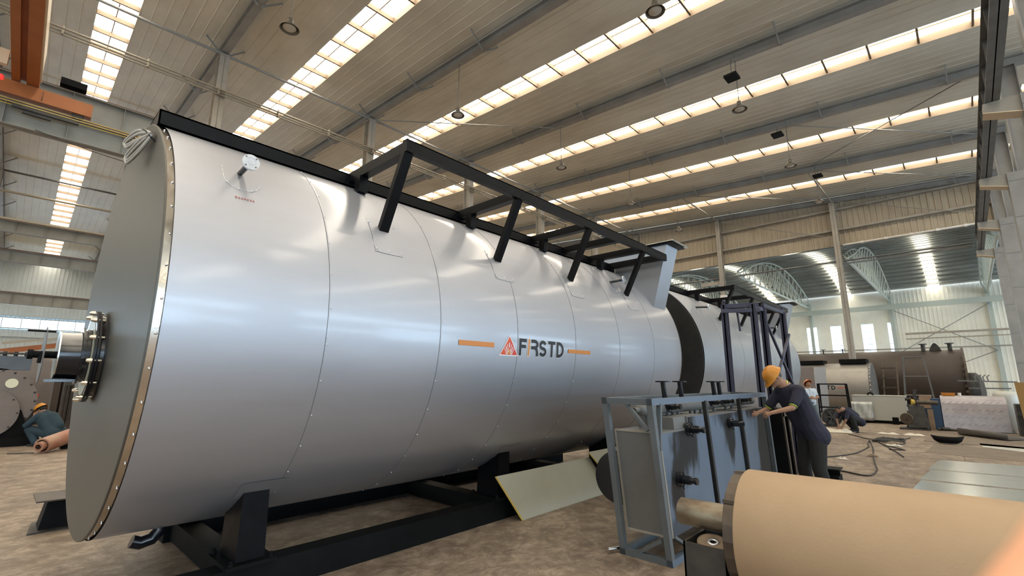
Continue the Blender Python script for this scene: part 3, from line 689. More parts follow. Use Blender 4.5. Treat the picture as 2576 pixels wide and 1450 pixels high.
# burner neck on the front plate
bc=Vector((0,5.62,1.90))
def bl(prof,n=48): return MB().lathe((0,bc.y,bc.z),(1,0,0),prof,n,True)
def stepped(prof,n=48): return MB().lathe((0,bc.y,bc.z),(1,0,0),prof,n,False)
q=MB().lathe((0,bc.y,bc.z),(1,0,0),[(.615,.37),(.58,.365),(.56,.36)],48); q.lathe((0,bc.y,bc.z),(1,0,0),[(.625,.385),(.60,.385),(.60,.36)],48,False); q.build('burner_neck','blackgloss',T1)
for (a,c,r) in ((.550,.566,.400),(.530,.546,.400)):
    q=stepped([(a,1e-3),(a,r),(c,r),(c,.1)]); fr=q.build('burner_flange','blackgloss',T1)
q=stepped([(.529,.24),(.527,.345),(.529,.345)]); q.build('flange_cover_face','panel',T1)
for k in range(12):
    a=2*pi*k/12+.13; y=bc.y+.380*cos(a); z=bc.z+.380*sin(a)
    q=MB().tube((.59,y,z),(.50,y,z),.010,8).lathe((.530,y,z),(-1,0,0),[(0,.020),(.018,.020),(.019,.017),(.03,.016),(.038,.010),(.041,.001)],12); q.build('flange_bolt','bolt',T1)
q=stepped([(.53,.23),(.50,.23),(.50,.22),(.485,.22),(.485,.245),(.47,.245),(.47,.205)]); q.build('step_ring','blackgloss',T1)
bt=bl([(.48,.205),(.40,.200),(.335,.200)]); tb=bt.build('burner_tube','blackgloss',T1)
q=stepped([(.337,.204),(.328,.204),(.328,1e-3)]); q.build('tube_end_face','aluflat',tb)
q=MB().lathe((0,bc.y,bc.z),(1,0,0),[(.248,1e-3),(.248,.235),(.243,.235),(.243,1e-3)],48,False); q.build('blanking_disc','steeldark',T1)
q=MB().tube((.33,bc.y-.02,bc.z),(.18,bc.y-.02,bc.z),.03,12).tube((.19,bc.y-.02,bc.z),(.155,bc.y-.02,bc.z),.045,6).tube((.24,bc.y-.04,bc.z),(.235,bc.y-.05,bc.z-.07),.018,8); q.build('centre_spindle','blackmatt',T1)
q=MB().tube((.30,bc.y-.1,bc.z+.19),(.13,bc.y-.1,bc.z+.19),.008,8); q.build('upper_rod','blackmatt',T1)
q=MB().box(.28,.48,bc.y-.1,bc.y+.1,bc.z-.225,bc.z-.205); q.build('lower_support','blackgloss',T1)
# coil of grey cable on the front plate
q=MB()
def loop(pts,r):
    P=[Vector(p) for p in pts]; out=[]; n=len(P)
    for i in range(n):
        p0=P[i-1];p1=P[i];p2=P[(i+1)%n];p3=P[(i+2)%n]
        for k in range(6):
            u=k/6; out.append(.5*((2*p1)+(-p0+p2)*u+(2*p0-5*p1+4*p2-p3)*u*u+(-p0+3*p1-3*p2+p3)*u**3))
    out.append(out[0]); q.path(out,r,8)
loop([(.57,4.53,3.66),(.53,4.9,3.81),(.50,5.3,3.85),(.50,5.24,3.78),(.53,4.9,3.72)],.012)
loop([(.57,4.53,3.66),(.53,4.85,3.76),(.50,5.2,3.80),(.50,5.12,3.72),(.53,4.8,3.68)],.012)
loop([(.58,4.53,3.65),(.54,4.72,3.63),(.50,4.97,3.57),(.50,4.90,3.50),(.54,4.66,3.54)],.012)
loop([(.58,4.53,3.65),(.54,4.75,3.67),(.50,5.03,3.62),(.50,4.97,3.54),(.54,4.68,3.57)],.012)
tag(q.build('coiled_cable','hose',org=(.5,4.8,3.6)),'coil of grey braided cable hanging at the top of the tank front plate','cable')
q=MB().path([(.61,4.52,3.60),(.57,4.53,3.64),(.55,4.60,3.70),(.54,4.72,3.76)],.008,6); q.build('cable_hook','black',T1)
q=MB().path([(1.17,5.2,.50),(1.16,5.2,.42),(1.11,5.2,.36),(1.03,5.2,.345),(.97,5.2,.37)],.05,14); q.build('drain_elbow','blackgloss',T1)
# ---------- lettering on the shell
def wrap(x,z,off): # flat coordinates to the shell, z measured round it
    a=(z-ZC)/R; return on(x,a,R+off)
def ribbon(b,pts,w,off,cap=0):
    P0=[Vector((p[0],p[1])) for p in pts]; P0=[P0[0]]+[b_ for a_,b_ in zip(P0,P0[1:]) if (b_-a_).length>1e-4]; pts=[P0[0]]
    for a_,b_ in zip(P0,P0[1:]):
        k_=max(1,int((b_-a_).length/.03)); pts+=[a_.lerp(b_,(i+1)/k_) for i in range(k_)]
    m=len(pts); L=[];Rr=[]
    for i,p in enumerate(pts):
        if i==0: d=(pts[1]-p).normalized()
        elif i==m-1: d=(p-pts[-2]).normalized()
        else:
            d1=(p-pts[i-1]).normalized(); d2=(pts[i+1]-p).normalized(); d=(d1+d2).normalized()
        nrm=Vector((-d.y,d.x)); k=w/2
        if 0<i<m-1:
            cs=max(.5,nrm.dot(Vector((-d1.y,d1.x)))); k=w/2/cs
        if i==0: p=p-d*cap
        if i==m-1: p=p+d*cap
        L.append(p+nrm*k); Rr.append(p-nrm*k)
    vs=[wrap(v.x,v.y,off) for v in L]+[wrap(v.x,v.y,off) for v in Rr]
    b.add(vs,[(i,m+i,m+i+1,i+1) for i in range(m-1)],False)
def polyw(b,pts,off,n=8):
    z0=min(p[1] for p in pts); z1=max(p[1] for p in pts); rows=[]
    for i in range(n+1):
        z=z0+(z1-z0)*min(.9999,max(.0001,i/n)); xs_=[]
        for (xa,za_),(xb,zb_) in zip(pts,pts[1:]+pts[:1]):
            if (za_-z)*(zb_-z)<0: xs_.append(xa+(xb-xa)*(z-za_)/(zb_-za_))
        rows.append((min(xs_),max(xs_),z))
    vs=[wrap(r[0],r[2],off) for r in rows]+[wrap(r[1],r[2],off) for r in rows]; m=n+1
    b.add(vs,[(i,m+i,m+i+1,i+1) for i in range(n)])
def arc(cx,cz,rx,rz,a0,a1,n=12): return [(cx+rx*cos(math.radians(a0+(a1-a0)*i/n)),cz+rz*sin(math.radians(a0+(a1-a0)*i/n))) for i in range(n+1)]
zb0,zt0=1.985,2.185; H=zt0-zb0; w=.042
LW=.135
def F(x): return [[(x+w/2,zb0),(x+w/2,zt0)],[(x+w*.6,zt0-w/2),(x+LW,zt0-w/2)],[(x+w*.6,zb0+H*.54),(x+LW*.92,zb0+H*.54)]]
def Rl(x): return [[(x,zt0-w/2),(x+.055,zt0-w/2)]+arc(x+.06,zb0+H*.5+ (H*.5-w/2)/2+.002,.058,(H*.5-w/2)/2,90,-90,10)+[(x,zb0+H*.5)],[(x+.075,zb0+H*.5),(x+.105,zb0+H*.40),(x+.115,zb0+H*.25),(x+.12,zb0)]]
def Sl(x):
    rx=.052; rz=(H-w)/4; c=x+.07
    return [arc(c,zb0+w/2+3*rz,rx,rz,15,270,16)+arc(c,zb0+w/2+rz,rx,rz,90,-165,16)[1:]]
def T(x): return [[(x,zt0-w/2),(x+.145,zt0-w/2)],[(x+.0725,zb0),(x+.0725,zt0-w*.6)]]
def D(x): return [[(x+w/2,zb0),(x+w/2,zt0)],[(x+w*.6,zt0-w/2),(x+.05,zt0-w/2)]+arc(x+.05,(zb0+zt0)/2,.085,(H-w)/2,90,-90,16)+[(x+w*.6,zb0+w/2)]]
lets=[F(4.09),Rl(4.305),Sl(4.46),T(4.635),D(4.805)]
for k,(nm,l) in enumerate(zip('abcde',lets)):
    bk=MB()
    for p in l: ribbon(bk,p,w+.012,.0032,.006)
    bk.build('letter_outline','white',T1)
    fr=MB()
    for p in l: ribbon(fr,p,w,.0055)
    fr.build('letter','ink',T1)
b=MB(); polyw(b,[(4.245,zb0),(4.275,zb0),(4.287,zt0+.002),(4.257,zt0+.002)],.0055); b.build('orange_letter_bar','orange',T1)
b=MB(); polyw(b,[(4.236,zb0-.006),(4.284,zb0-.006),(4.295,zt0+.008),(4.248,zt0+.008)],.0035); b.build('letter_outline','white',T1)
b=MB(); polyw(b,[(3.165,2.055),(3.68,2.055),(3.68,2.108),(3.165,2.108)],.005); b.build('orange_stripe','orange',T1)
b=MB(); polyw(b,[(5.06,2.055),(5.58,2.055),(5.58,2.105),(5.06,2.105)],.005); b.build('orange_stripe','orange',T1)
b=MB(); polyw(b,[(3.765,zb0-.012),(4.085,zb0-.012),(3.925,zt0+.028)],.0035); em=b.build('emblem_outline','white',T1)
b=MB(); polyw(b,[(3.785,zb0),(4.065,zb0),(3.925,zt0+.008)],.005); em=b.build('emblem_triangle','red',T1)
b=MB(); polyw(b,[(3.875,zb0+.006),(3.975,zb0+.006),(3.94,zb0+.07),(3.91,zb0+.07)],.0056); b.build('emblem_glow','orange',T1)
b=MB(); ribbon(b,[(3.925,zb0+.085),(3.925,zb0+.135)],.014,.006)
for s in (-1,1):
    ribbon(b,[(3.925+s*.060,zb0+.095),(3.925+s*.042,zb0+.06),(3.925+s*.028,zb0+.005)],.010,.006)
    ribbon(b,[(3.925+s*.038,zb0+.12),(3.925+s*.025,zb0+.08),(3.925+s*.012,zb0+.03)],.008,.006)
    ribbon(b,[(3.925+s*.082,zb0+.075),(3.925+s*.062,zb0+.045),(3.925+s*.045,zb0+.005)],.008,.006)
b.build('emblem_flames','white',T1)
# small red characters below the first nozzle
b=MB(); random.seed(3)
a0=math.atan2(3.075-ZC,YC-3.88)
for k in range(7):
    x=1.055+k*.021; zz=ZC+a0*R-.002
    for j in range(4):
        if random.random()<.8: polyw(b,[(x,zz+j*.005),(x+.014,zz+j*.005),(x+.014,zz+j*.005+.0028),(x,zz+j*.005+.0028)],.003)
    polyw(b,[(x+.006,zz),(x+.009,zz),(x+.009,zz+.018),(x+.006,zz+.018)],.0032)
b.build('red_characters','redtext',T1)
# ================================================================== things standing round the tanks
# steel stool far side of the front plate
t=thing('steel_stool','black steel pedestal stool on the floor beside the tank front plate','stool',(.75,8.1,0))
q=MB().hexa([(.49,7.72,0),(1.0,7.72,0),(1.0,8.3,0),(.55,8.3,0),(.49,7.72,.015),(1.0,7.72,.015),(1.0,8.3,.015),(.55,8.3,.015)]); q.build('foot_plate','oldiron',t)
q=MB().hexa([(.58,7.82,.015),(.95,7.82,.015),(.95,8.15,.015),(.58,8.15,.015),(.63,7.85,.33),(.92,7.85,.33),(.92,8.12,.33),(.63,8.12,.33)]); q.build('pedestal','blackmatt',t)
q=MB().box(.52,.98,7.70,8.3,.33,.345); q.build('top_plate','rollerend',t)
# leaning primer sheet below the tank
q=MB(); th=.004
def panel(b,c,t_=.006):
    c=[Vector(p) for p in c]; n=(c[1]-c[0]).cross(c[3]-c[0]).normalized()*t_
    b.hexa([p for p in c]+[p+n for p in c])
t=thing('metal_sheet','pale grey-green metal sheet leaning on the black skid beam','sheet',(4.8,4.1,0))
q=MB(); panel(q,[(4.68,4.12,.0),(6.75,4.12,.0),(6.45,4.30,.53),(4.38,4.30,.53)]); q.build('sheet_face','panel',t)
q=MB(); panel(q,[(4.655,4.112,-.0),(4.68,4.112,.0),(4.38,4.293,.53),(4.355,4.293,.53)],.010); q.build('folded_edge','panelrim',t)
t=thing('metal_sheet','second pale sheet leaning behind the first, half hidden by the tank frame','sheet',(6.6,4.0,0))
q=MB(); panel(q,[(6.85,4.02,.0),(7.7,4.02,.0),(7.2,4.25,.62),(6.35,4.25,.62)]); q.build('sheet_face','panel',t)
q=MB(); panel(q,[(6.83,4.01,.0),(6.855,4.01,.0),(6.355,4.24,.62),(6.33,4.24,.62)],.008); q.build('folded_edge','panelrim',t)
# ---- the framed tank unit (leans a little towards the viewer's left)
SH=.26/1.53
def lean(v): return Vector((v.x-SH*v.z,v.y,v.z))
FX0,FX1=4.50,8.25; FY0,FY1=2.11,2.66; FH=1.53
U=thing('framed_tank_unit','blue-grey box tanks standing in a grey steel frame with black valves, behind the tan roller','tank unit',(4.5,2.1,0))
def ub(q,nm,m,lab=None,par=None): q.xf(lean); return q.build(nm,m,par or U,label=lab)
for x in (FX0,FX1):
    for y in (FY0,FY1-.06): ub(MB().box(x,x+.06,y,y+.06,0,FH),'corner_post','frame')
for z in (0,FH-.06):
    for y in (FY0,FY1-.06): ub(MB().box(FX0,FX1+.06,y-.001,y+.06,z,z+.06),'long_rail','bluegrey' if y==FY0 else 'frame')  # same paint all round; daylight on the front rails painted as bluer colour
    for x in (FX0,FX1): ub(MB().box(x,x+.06,FY0,FY1,z+(.0005 if z==0 else -.0005),z+.06),'end_rail','frame')
for x in (5.79,6.98):
    ub(MB().box(x,x+.05,FY0-.012,FY0+.03,.0,FH-.05),'front_stile','soot')
for (p,q_) in (((4.53,2.40,FH-.05),(4.53,2.20,1.23)),((4.56,2.125,1.05),(4.68,2.125,FH-.05)),((4.53,2.2,.22),(4.53,2.45,.06)),((4.62,2.125,.25),(4.98,2.125,.05)),((8.2,2.13,.05),(7.9,2.13,.4))):
    ub(MB().bar(p,q_,.045,.03),'gusset_brace','frame')
tanks=[(4.60,5.75,2.13,2.60,.24,1.23,'left'),(5.87,6.95,2.14,2.60,.22,1.31,''),(7.06,8.1,2.14,2.60,.22,1.32,'')]
for i,(a,c,y0,y1,z0,z1,_) in enumerate(tanks):
    q=MB(); q.box(a,c,y0,y1,z0,z1)
    if i==0: q=MB(); q.hexa([(a,y0,z0),(c,y0,z0),(c,y1,z0),(a,y1,z0),(a,y0,1.21),(c,y0,1.21),(c,y1,1.21),(a,y1,1.21)]); q.box(5.0,5.30,y0+.02,y1-.05,1.21,1.33); q.box(5.30,c,y0+.001,y1-.05,1.21,1.33)
    tk=ub(q,'box_tank','tankgrey')
    q=MB(); q.box(a+.0,c-.0,y0-.006,y0,z0+.0,(1.19 if i==0 else z1-.01))
    if i==0: q.box(5.32,c,y0-.006,y0,1.19,1.32)
    ub(q,'front_face','bluestain',None,tk)
    q=MB(); q.bar((a,y0,z0),(a,y0,1.2),.02,.02); q.bar((a,y1,z0),(a,y1,1.21),.02,.02); q.bar((a,y0,z0),(a,y1,z0),.02,.02); q.bar((a,y0,1.21),(a,y1,1.21),.02,.02); ub(q,'weld_edges','steelbeige',None,tk)
hp=MB().tube((4.74,2.36,1.41),(8.35,2.36,1.41),.062,18); hp.ball((4.74,2.36,1.41),.062,16,8); hp.tube((4.60,2.36,1.41),(4.72,2.36,1.41),.028,10); hd=ub(hp,'header_pipe','tankgrey')
for x in (4.86,5.12,5.35,5.50,5.62,5.98,6.12,6.3,6.5,6.75,7.2,7.45,7.8):
    ub(MB().tube((x,2.36,1.2 if x<5.3 else 1.29),(x,2.36,1.38),.024,8),'riser','tankgrey',None,hd)
def valve(x,z,y=FY0,s=1.0,par=None):
    q=MB(); q.lathe((x,y,z),(0,-1,0),[(0,.0),(0,.075*s),(.014,.075*s),(.014,.045*s),(.13*s,.045*s),(.13*s,.03*s),(.17*s,.028*s),(.17*s,.036*s),(.20*s,.036*s),(.20*s,0)],20,False)
    v=ub(q,'valve_stub','blackgloss')
    q=MB(); q.lathe((x,y,z),(0,-1,0),[(.026,.078*s),(.036,.078*s)],20,False); q.tube((x+.05*s,y-.01,z-.075*s),(x-.01,y-.05,z-.09*s),.006,6); ub(q,'handle','blackgloss',None,v)
xs=lambda x,z: x+SH*z
for (x,z,s) in ((5.10,1.20,.9),(6.40,1.18,.85),(4.80,.74,.95)): valve(x+SH*z-.03,z,2.125,s)
for (x,z) in ((5.02,1.43),(6.28,1.44),(6.68,1.44),(7.45,1.44)): valve(x+SH*z-.02,z,2.31,.8)
random.seed(5)
def blot(x,z,rx,rz,y,par=U):
    q=MB(); n=26; ph=random.random()*6
    pts=[(x+rx*cos(2*pi*i/n)*(1+.25*sin(3*2*pi*i/n+ph)),y,z+rz*sin(2*pi*i/n)*(1+.22*sin(2*2*pi*i/n+ph))) for i in range(n)]
    q.add(pts,[tuple(range(n))]); ub(q,'paint_overspray','soot')
for (x,l) in ((5.52,0),(5.98,1),(7.08,2),(7.30,3)):
    q=MB().tube((x,2.45,1.49),(x,2.45,1.69),.028,12); st=ub(q,'stand_pipe','blackgloss')
    q=MB().tube((x,2.45,1.685),(x,2.45,1.70),.085,24); ub(q,'pipe_flange','blackgloss',None,st)
# black round cover behind the frame
tag(MB().lathe((4.98,2.92,.62),(1,.15,.0),[(0,1e-3),(0,.29),(.03,.29),(.03,1e-3)],40,False).build('round_cover','blackgloss',org=(4.98,2.92,.33)),'black round cover standing behind the left post of the grey frame','cover')
tag(MB().tube((4.42,2.75,.04),(4.56,2.68,.04),.018,10).build('short_rod','rivet',org=(4.5,2.7,.03)),'short bright rod on the floor by the left frame foot','rod')
# open dark box beam next to the worker
t=thing('hollow_beam','tall dark open box section standing beside the worker in navy','steel section',(8.6,2.15,0))
q=MB(); a0,a1,y0,y1,h=8.55,8.92,1.98,2.35,1.28
for bx_ in ((a0,a0+.07,y0,y0+.02,0,h),(a1-.07,a1,y0,y0+.02,0,h),(a0,a1,y0,y0+.02,0,.10),(a0,a1,y0,y0+.02,h-.12,h)): q.box(*bx_)
q.xf(lean); q.build('front_frame','rollerend',t)
q=MB().box(a0,a0+.012,y0+.02,y1,0,h).box(a1-.012,a1,y0+.02,y1,0,h).box(a0,a1,y1-.012,y1,0,h).box(a0,a1,y0,y1,h-.015,h); q.xf(lean); q.build('box_body','blackmatt',t)
# violet four-post stand
t=thing('post_stand','dark violet steel stand of tall posts rising behind the worker','steel stand',(9.4,2.6,0))
def lp(x,y,zt,name='post',w=.10): 
    q=MB(); q.box(x-w/2,x-w/2+.03,y-.05,y+.05,0,zt); q.box(x+w/2-.03,x+w/2,y-.05,y+.05,0,zt); q.box(x-w/2,x+w/2,y-.012,y+.012,0,zt); return q.build(name,'purple',t)
PS=[(9.08,2.95),(9.25,2.50),(9.63,2.44),(10.64,2.34)]
lp(*PS[0],3.10); lp(*PS[1],3.09); lp(*PS[2],3.09); lp(*PS[3],3.07)
def rail(p,q_,w=.05,h=.07,nm='top_rail',m='purple'): MB().bar(p,q_,w,h).build(nm,m,t)
rail((9.08,2.98,3.08),(9.3,2.42,3.08)); rail((9.0,2.98,2.98),(9.28,2.40,2.98)); rail((9.55,2.42,3.10),(10.7,2.32,3.06)); rail((9.2,2.48,3.02),(9.7,2.42,3.02))
rail((9.67,2.40,2.75),(10.72,2.28,1.55),.04,.04,'cross_brace'); rail((10.62,2.26,2.62),(9.70,2.38,1.62),.04,.04,'cross_brace')
for (x,y) in (PS[0],PS[3]): MB().ball((x,y,3.17),.03,10,6).tube((x,y,3.07),(x,y,3.16),.015,8).build('top_pin','purple',t)
MB().box(9.47,9.58,2.34,2.37,1.50,1.92).build('warning_sticker','paper',t,label='white sticker with red marks')
MB().box(9.49,9.56,2.333,2.338,1.82,1.88).box(9.50,9.55,2.333,2.338,1.62,1.72).build('sticker_marks','redtext',t)
for (x,y) in PS: MB().box(x-.12,x+.12,y-.12,y+.12,0,.02).build('foot_plate','purple',t)
for (a,c) in (((9.3,2.8,3.0),(9.32,2.78,2.62)),((9.5,2.6,3.0),(9.55,2.55,2.45))): MB().path([a,((a[0]+c[0])/2+.03,a[1],(a[2]+c[2])/2),c],.02,6).build('hanging_strap','purple',t)
# ---- tan covered roller on its block
RX,RZ,RR=3.30,.80,.352
t=thing('covered_roller','large tan covered roller with rusty shaft filling the lower right corner','roller',(RX,0,RZ))
q=MB().lathe((RX,1.022,RZ),(0,-1,0),[(0,.30),(0,RR-.006),(.006,RR),(1.2,RR),(2.6,RR),(2.6,.1)],96); q.build('covering','roller',t)
q=MB()
for i in range(48):
    a=2*pi*i/48
q.lathe((RX,1.083,RZ),(0,-1,0),[(0,.05),(0,RR-.018),(.004,RR-.012),(.07,RR-.010)],24,False); q.build('steel_rim','rollerend',t)
q=MB().bar((RX-.05,1.085,RZ+RR-.012),(RX-.05,1.02,RZ+RR-.010),.006,.006); q.bar((RX-.28,1.085,RZ+.205),(RX-.28,1.02,RZ+.205),.008,.02); q.build('rim_weld','rollerend',t)
q=MB().lathe((RX,1.47,RZ+.035),(0,-1,0),[(0,1e-3),(0,.074),(.008,.084),(.2,.085),(.42,.086)],40,True); q.lathe((RX,1.12,RZ+.035),(0,-1,0),[(0,.087),(.04,.11)],32); q.build('shaft','shaft',t)
t=thing('support_block','dark hollow steel support block under the roller shaft','support block',(3.2,1.3,0))
def openbox(x0,x1,y0,y1,z0,z1,m,nm,tk=.012):
    q=MB(); q.box(x0,x1,y0,y0+tk,z0,z1).box(x0,x1,y1-tk,y1,z0,z1).box(x0,x0+tk,y0,y1,z0,z1).box(x1-tk,x1,y0,y1,z0,z1).box(x0,x1,y0,y1,z0,z0+tk); return q.build(nm,m,t)
openbox(3.06,3.40,1.10,1.36,.43,.72,'oldiron','upper_box'); openbox(2.98,3.45,.98,1.42,.02,.41,'oldiron','lower_box')
MB().box(2.95,3.48,.95,1.45,.41,.43).build('middle_plate','rollerend',t); MB().box(2.95,3.48,.95,1.45,0,.02).build('foot_plate','oldiron',t)
t=thing('grinding_disc','worn brown grinding disc lying tilted in the block under the shaft','disc',(3.17,1.21,.72))
q=MB().lathe((3.17,1.215,.705),(-.28,-.1,1),[(0,.030),(0,.092),(.012,.095),(.02,.07),(.008,.045),(.014,.030)],32,True); q.build('abrasive','disc',t)
q=MB().lathe((3.17,1.215,.718),(-.28,-.1,1),[(0,.018),(.005,.018),(.005,.034),(0,.034)],24,True); q.build('hub_ring','flangeface',t)
tag(MB().box(2.9,3.7,-1.5,-1.2,0,.44).box(2.9,2.96,-1.5,-1.2,.44,.55).box(3.64,3.7,-1.5,-1.2,.44,.55).build('roller_trestle','oldiron',org=(3.3,-1.3,0)),'dark trestle holding the near end of the tan roller','trestle')
# ================================================================== right-hand floor
def flat(nm,pts,h,m,lab,cat,grp=None,z=0):
    q=MB(); n=len(pts); q.add([(x,y,z) for x,y in pts]+[(x,y,z+h) for x,y in pts],[tuple(range(n-1,-1,-1)),tuple(range(n,2*n))]+[(i,(i+1)%n,n+(i+1)%n,n+i) for i in range(n)])
    return tag(q.build(nm,m,org=(pts[0][0],pts[0][1],z)),lab,cat,grp)
flat('aluminium_sheet',[(14.35,.42),(12.75,.56),(13.0,-1.6),(14.7,-1.8)],.012,'aluflat','bare silver sheet on the floor, farthest of the three by the roller','sheet','silver sheets on the floor')
flat('aluminium_sheet',[(12.62,.52),(11.35,.63),(11.5,-1.6),(13.0,-1.7)],.012,'aluflat','bare silver sheet on the floor, middle of the three by the roller','sheet','silver sheets on the floor')
flat('aluminium_sheet',[(11.2,.61),(9.9,.7),(10.1,-1.5),(11.4,-1.6)],.012,'aluflat','bare silver sheet on the floor, nearest to the tan roller','sheet','silver sheets on the floor')
flat('aluminium_sheet',[(19.0,-.35),(18.0,-.40),(17.0,-1.6),(18.4,-1.9)],.01,'cab','pale sheet on the floor in front of the rolled rubber','sheet')
flat('floor_mat',[(22.9,.5),(18.7,.82),(18.0,-2.2),(24,-2.4)],.01,'mat','large dusty brown mat under the rolled rubber and the black pan','mat')
flat('floor_mat',[(17.9,.55),(15.7,.7),(15.3,-1.0),(17.6,-1.2)],.008,'mat','smaller brown mat between the pan and the silver sheets','mat')
# rolled rubber
q=MB(); g=[]
for i in range(18):
    a=-pi/2+ (1.75*pi)*i/17; r=.10
    g.append([(21.6+r*cos(a)*1.3,.05,.125+r*sin(a)),(20.3+r*cos(a),-1.0,.125+r*sin(a))])
g.append([(20.9,-.35+.6,.03),(18.9,-1.6,.03)]) if False else None
q.sheet(g); q.sheet([[(21.6,.05,.022),(20.3,-1.0,.022)],[(22.6,-.5,.02),(21.2,-1.6,.02)]])
o=q.build('rolled_sheet','rubber',org=(21,-.5,0)); md=o.modifiers.new('s','SOLIDIFY'); md.thickness=.012
tag(o,'dark rubber sheet half rolled up on the brown mat','rolled sheet')
# pan
t=thing('tool_pan','black open boat-shaped pan on the mat at right','pan',(18.3,.25,0))
q=MB(); n=20; rings=[]
for (sc,z) in ((.55,.02),(.8,.08),(1.0,.18),(.97,.18),(.5,.04)):
    rings.append([(18.3+.17*sc*sin(2*pi*i/n),.28+.36*sc*cos(2*pi*i/n),z+(.05*abs(cos(2*pi*i/n))**3 if z>.1 else 0)+.0) for i in range(n)])
vs=[p for r in rings for p in r]; q.add(vs,[(k*n+i,k*n+(i+1)%n,(k+1)*n+(i+1)%n,(k+1)*n+i) for k in range(4) for i in range(n)],True); q.add(rings[0],[tuple(range(n))]); q.add(rings[-1],[tuple(range(n))])
q.build('pan_body','blackmatt',t)
# cloth under the crouching man
def crumple(cx,cy,lx,ly,h,n,seed,rot=0):
    random.seed(seed); g=[]; ph=[random.random()*6 for _ in range(6)]
    for i in range(n+1):
        r=[]
        for j in range(n+1):
            u,v=i/n-.5,j/n-.5; e=min(1,6*min(.5-abs(u),.5-abs(v)))
            z=h*e*(.5+.3*sin(9*u+ph[0]+4*v)+.25*sin(17*v+ph[1]+5*u)+.15*sin(23*u+ph[2]))
            x=u*lx*(1+.12*sin(7*v+ph[3])); y=v*ly*(1+.15*sin(8*u+ph[4]))
            r.append((cx+x*cos(rot)-y*sin(rot),cy+x*sin(rot)+y*cos(rot),max(.006,z+.01)))
        g.append(r)
    return MB().sheet(g)
tag(crumple(19.75,3.35,.55,1.35,.12,26,4,.1).build('cloth','cloth',org=(19.75,3.35,0)),'crumpled off-white cloth on the floor before the crouching man','cloth')
for i,(x,y,lx,ly,l) in enumerate(((20.4,1.1,.5,.5,'crumpled white paper under the trolley leg'),(20.2,1.75,.25,.55,'flat strip of white paper left of the trolley'),(16.6,1.35,.12,.35,'short white paper strip beside the cable tangle'),(17.3,1.42,.3,.28,'brown crumpled scrap beside the cable tangle'),(14.0,1.55,.12,.2,'small rusty scrap on the floor nearest the mats'),(13.0,2.0,.05,.2,'small yellowish stick lying alone on the floor'))):
    tag(crumple(x,y,lx,ly,.05,10,20+i).build('scrap_paper' if i!=5 else 'wood_stick','paper' if i not in (3,4) else 'disc',org=(x,y,0)),l,'scrap')
# cables
def cable(pts,lab,r=.014):
    P=[Vector((x,y,r)) for x,y in pts]; out=[]
    for i in range(len(P)-1):
        p0=P[max(i-1,0)];p1=P[i];p2=P[i+1];p3=P[min(i+2,len(P)-1)]
        for k in range(6):
            u=k/6; out.append(.5*((2*p1)+(-p0+p2)*u+(2*p0-5*p1+4*p2-p3)*u*u+(-p0+3*p1-3*p2+p3)*u**3))
    out.append(P[-1]); tag(MB().path(out,r,6).build('floor_cable','cable',org=P[0]),lab,'cable','black cables on the floor')
cable([(19.15,2.68),(18.56,2.35),(18.03,2.04),(18.19,1.73),(18.41,1.37),(19.17,1.14)],'black cable running from the cloth into the cable tangle')
cable([(17.91,2.01),(16.44,1.9),(15.77,1.82),(14.18,1.92),(13.21,2.25),(12.76,2.55),(12.6,3.0)],'black cable curving from the tangle towards the worker in navy')
cable([(17.79,2.0),(15.58,1.7),(13.97,1.54),(12.57,1.37),(11.98,1.29),(11.23,1.29),(11.06,1.42),(11.31,1.82),(11.21,2.16),(11.1,2.6)],'black cable making the long hooked loop nearest the viewer')
cable([(18.1,1.96),(16.56,1.55),(15.21,1.21),(14.31,1.02)],'black cable ending by the rusty scraps')
cable([(16.66,1.56),(17.1,1.22),(17.92,1.22),(18.24,1.55)],'short black cable bent back beside the white paper strip')
cable([(16.56,1.55),(15.8,1.08),(15.7,1.28),(15.61,1.37)],'short black cable with a sharp turn by the mats')
P=[]
for k in range(60):
    a=k*.55; P.append((17.9+.55*sin(a*.93),1.55+.35*cos(a),.02+.02*(k%3)))
tag(MB().path(P,.014,6).build('cable_tangle','cable',org=(17.9,1.55,0)),'tangle of black cable lying in the middle of the open floor','cable')
# ---- things along the far side of the floor
def ft(nm,l,c,org,g=None): return thing(nm,l,c,org,g)
# brown boiler under work
t=ft('boiler_shell','very large brown unclad boiler lying across the far end','boiler',(34.7,4,0))
cx,cz,cr=35.0,1.80,1.62
MB().lathe((cx,10,cz),(0,-1,0),[(0,1e-3),(0,cr),(10.6,cr)],80).build('shell','rustboiler',t)
MB().lathe((cx,-.58,cz),(0,-1,0),[(0,cr),(0,cr+.16),(.10,cr+.16),(.10,1e-3)],80,False).build('end_flange','rollerend',t)
q=MB().lathe((cx,-.66,cz-.62),(0,-1,0),[(0,1.0),(.35,1.0),(.5,.85),(.6,.5),(.64,1e-3)],48); q.build('end_dome','oldiron',t)
for (y,) in ((.91,),(-.18,)):
    MB().tube((34.6,y,cz+cr-.05),(34.6,y,3.74),.09,16).tube((34.6,y,3.72),(34.6,y,3.76),.19,20).build('top_nozzle','oldiron',t)
q=MB(); pr=[(.0+.17*cos(a)*(1.5-.6*sin(a)),.0+.42*sin(a)) for a in [pi*i/12 for i in range(13)]]
q.add([(34.52,.42+a,3.36+c) for a,c in pr]+[(34.62,.42+a,3.36+c) for a,c in pr],[tuple(range(13)),tuple(range(25,12,-1))]+[(i,i+1,14+i,13+i) for i in range(12)]); q.build('lifting_lug','oldiron',t)
for y in (8.3,7.2,5.6,4.6): MB().tube((34.6,y,3.3),(34.6,y,3.62),.035,8).box(34.5,34.7,y-.12,y+.12,3.6,3.63).build('small_stub','oldiron',t)
q=MB()
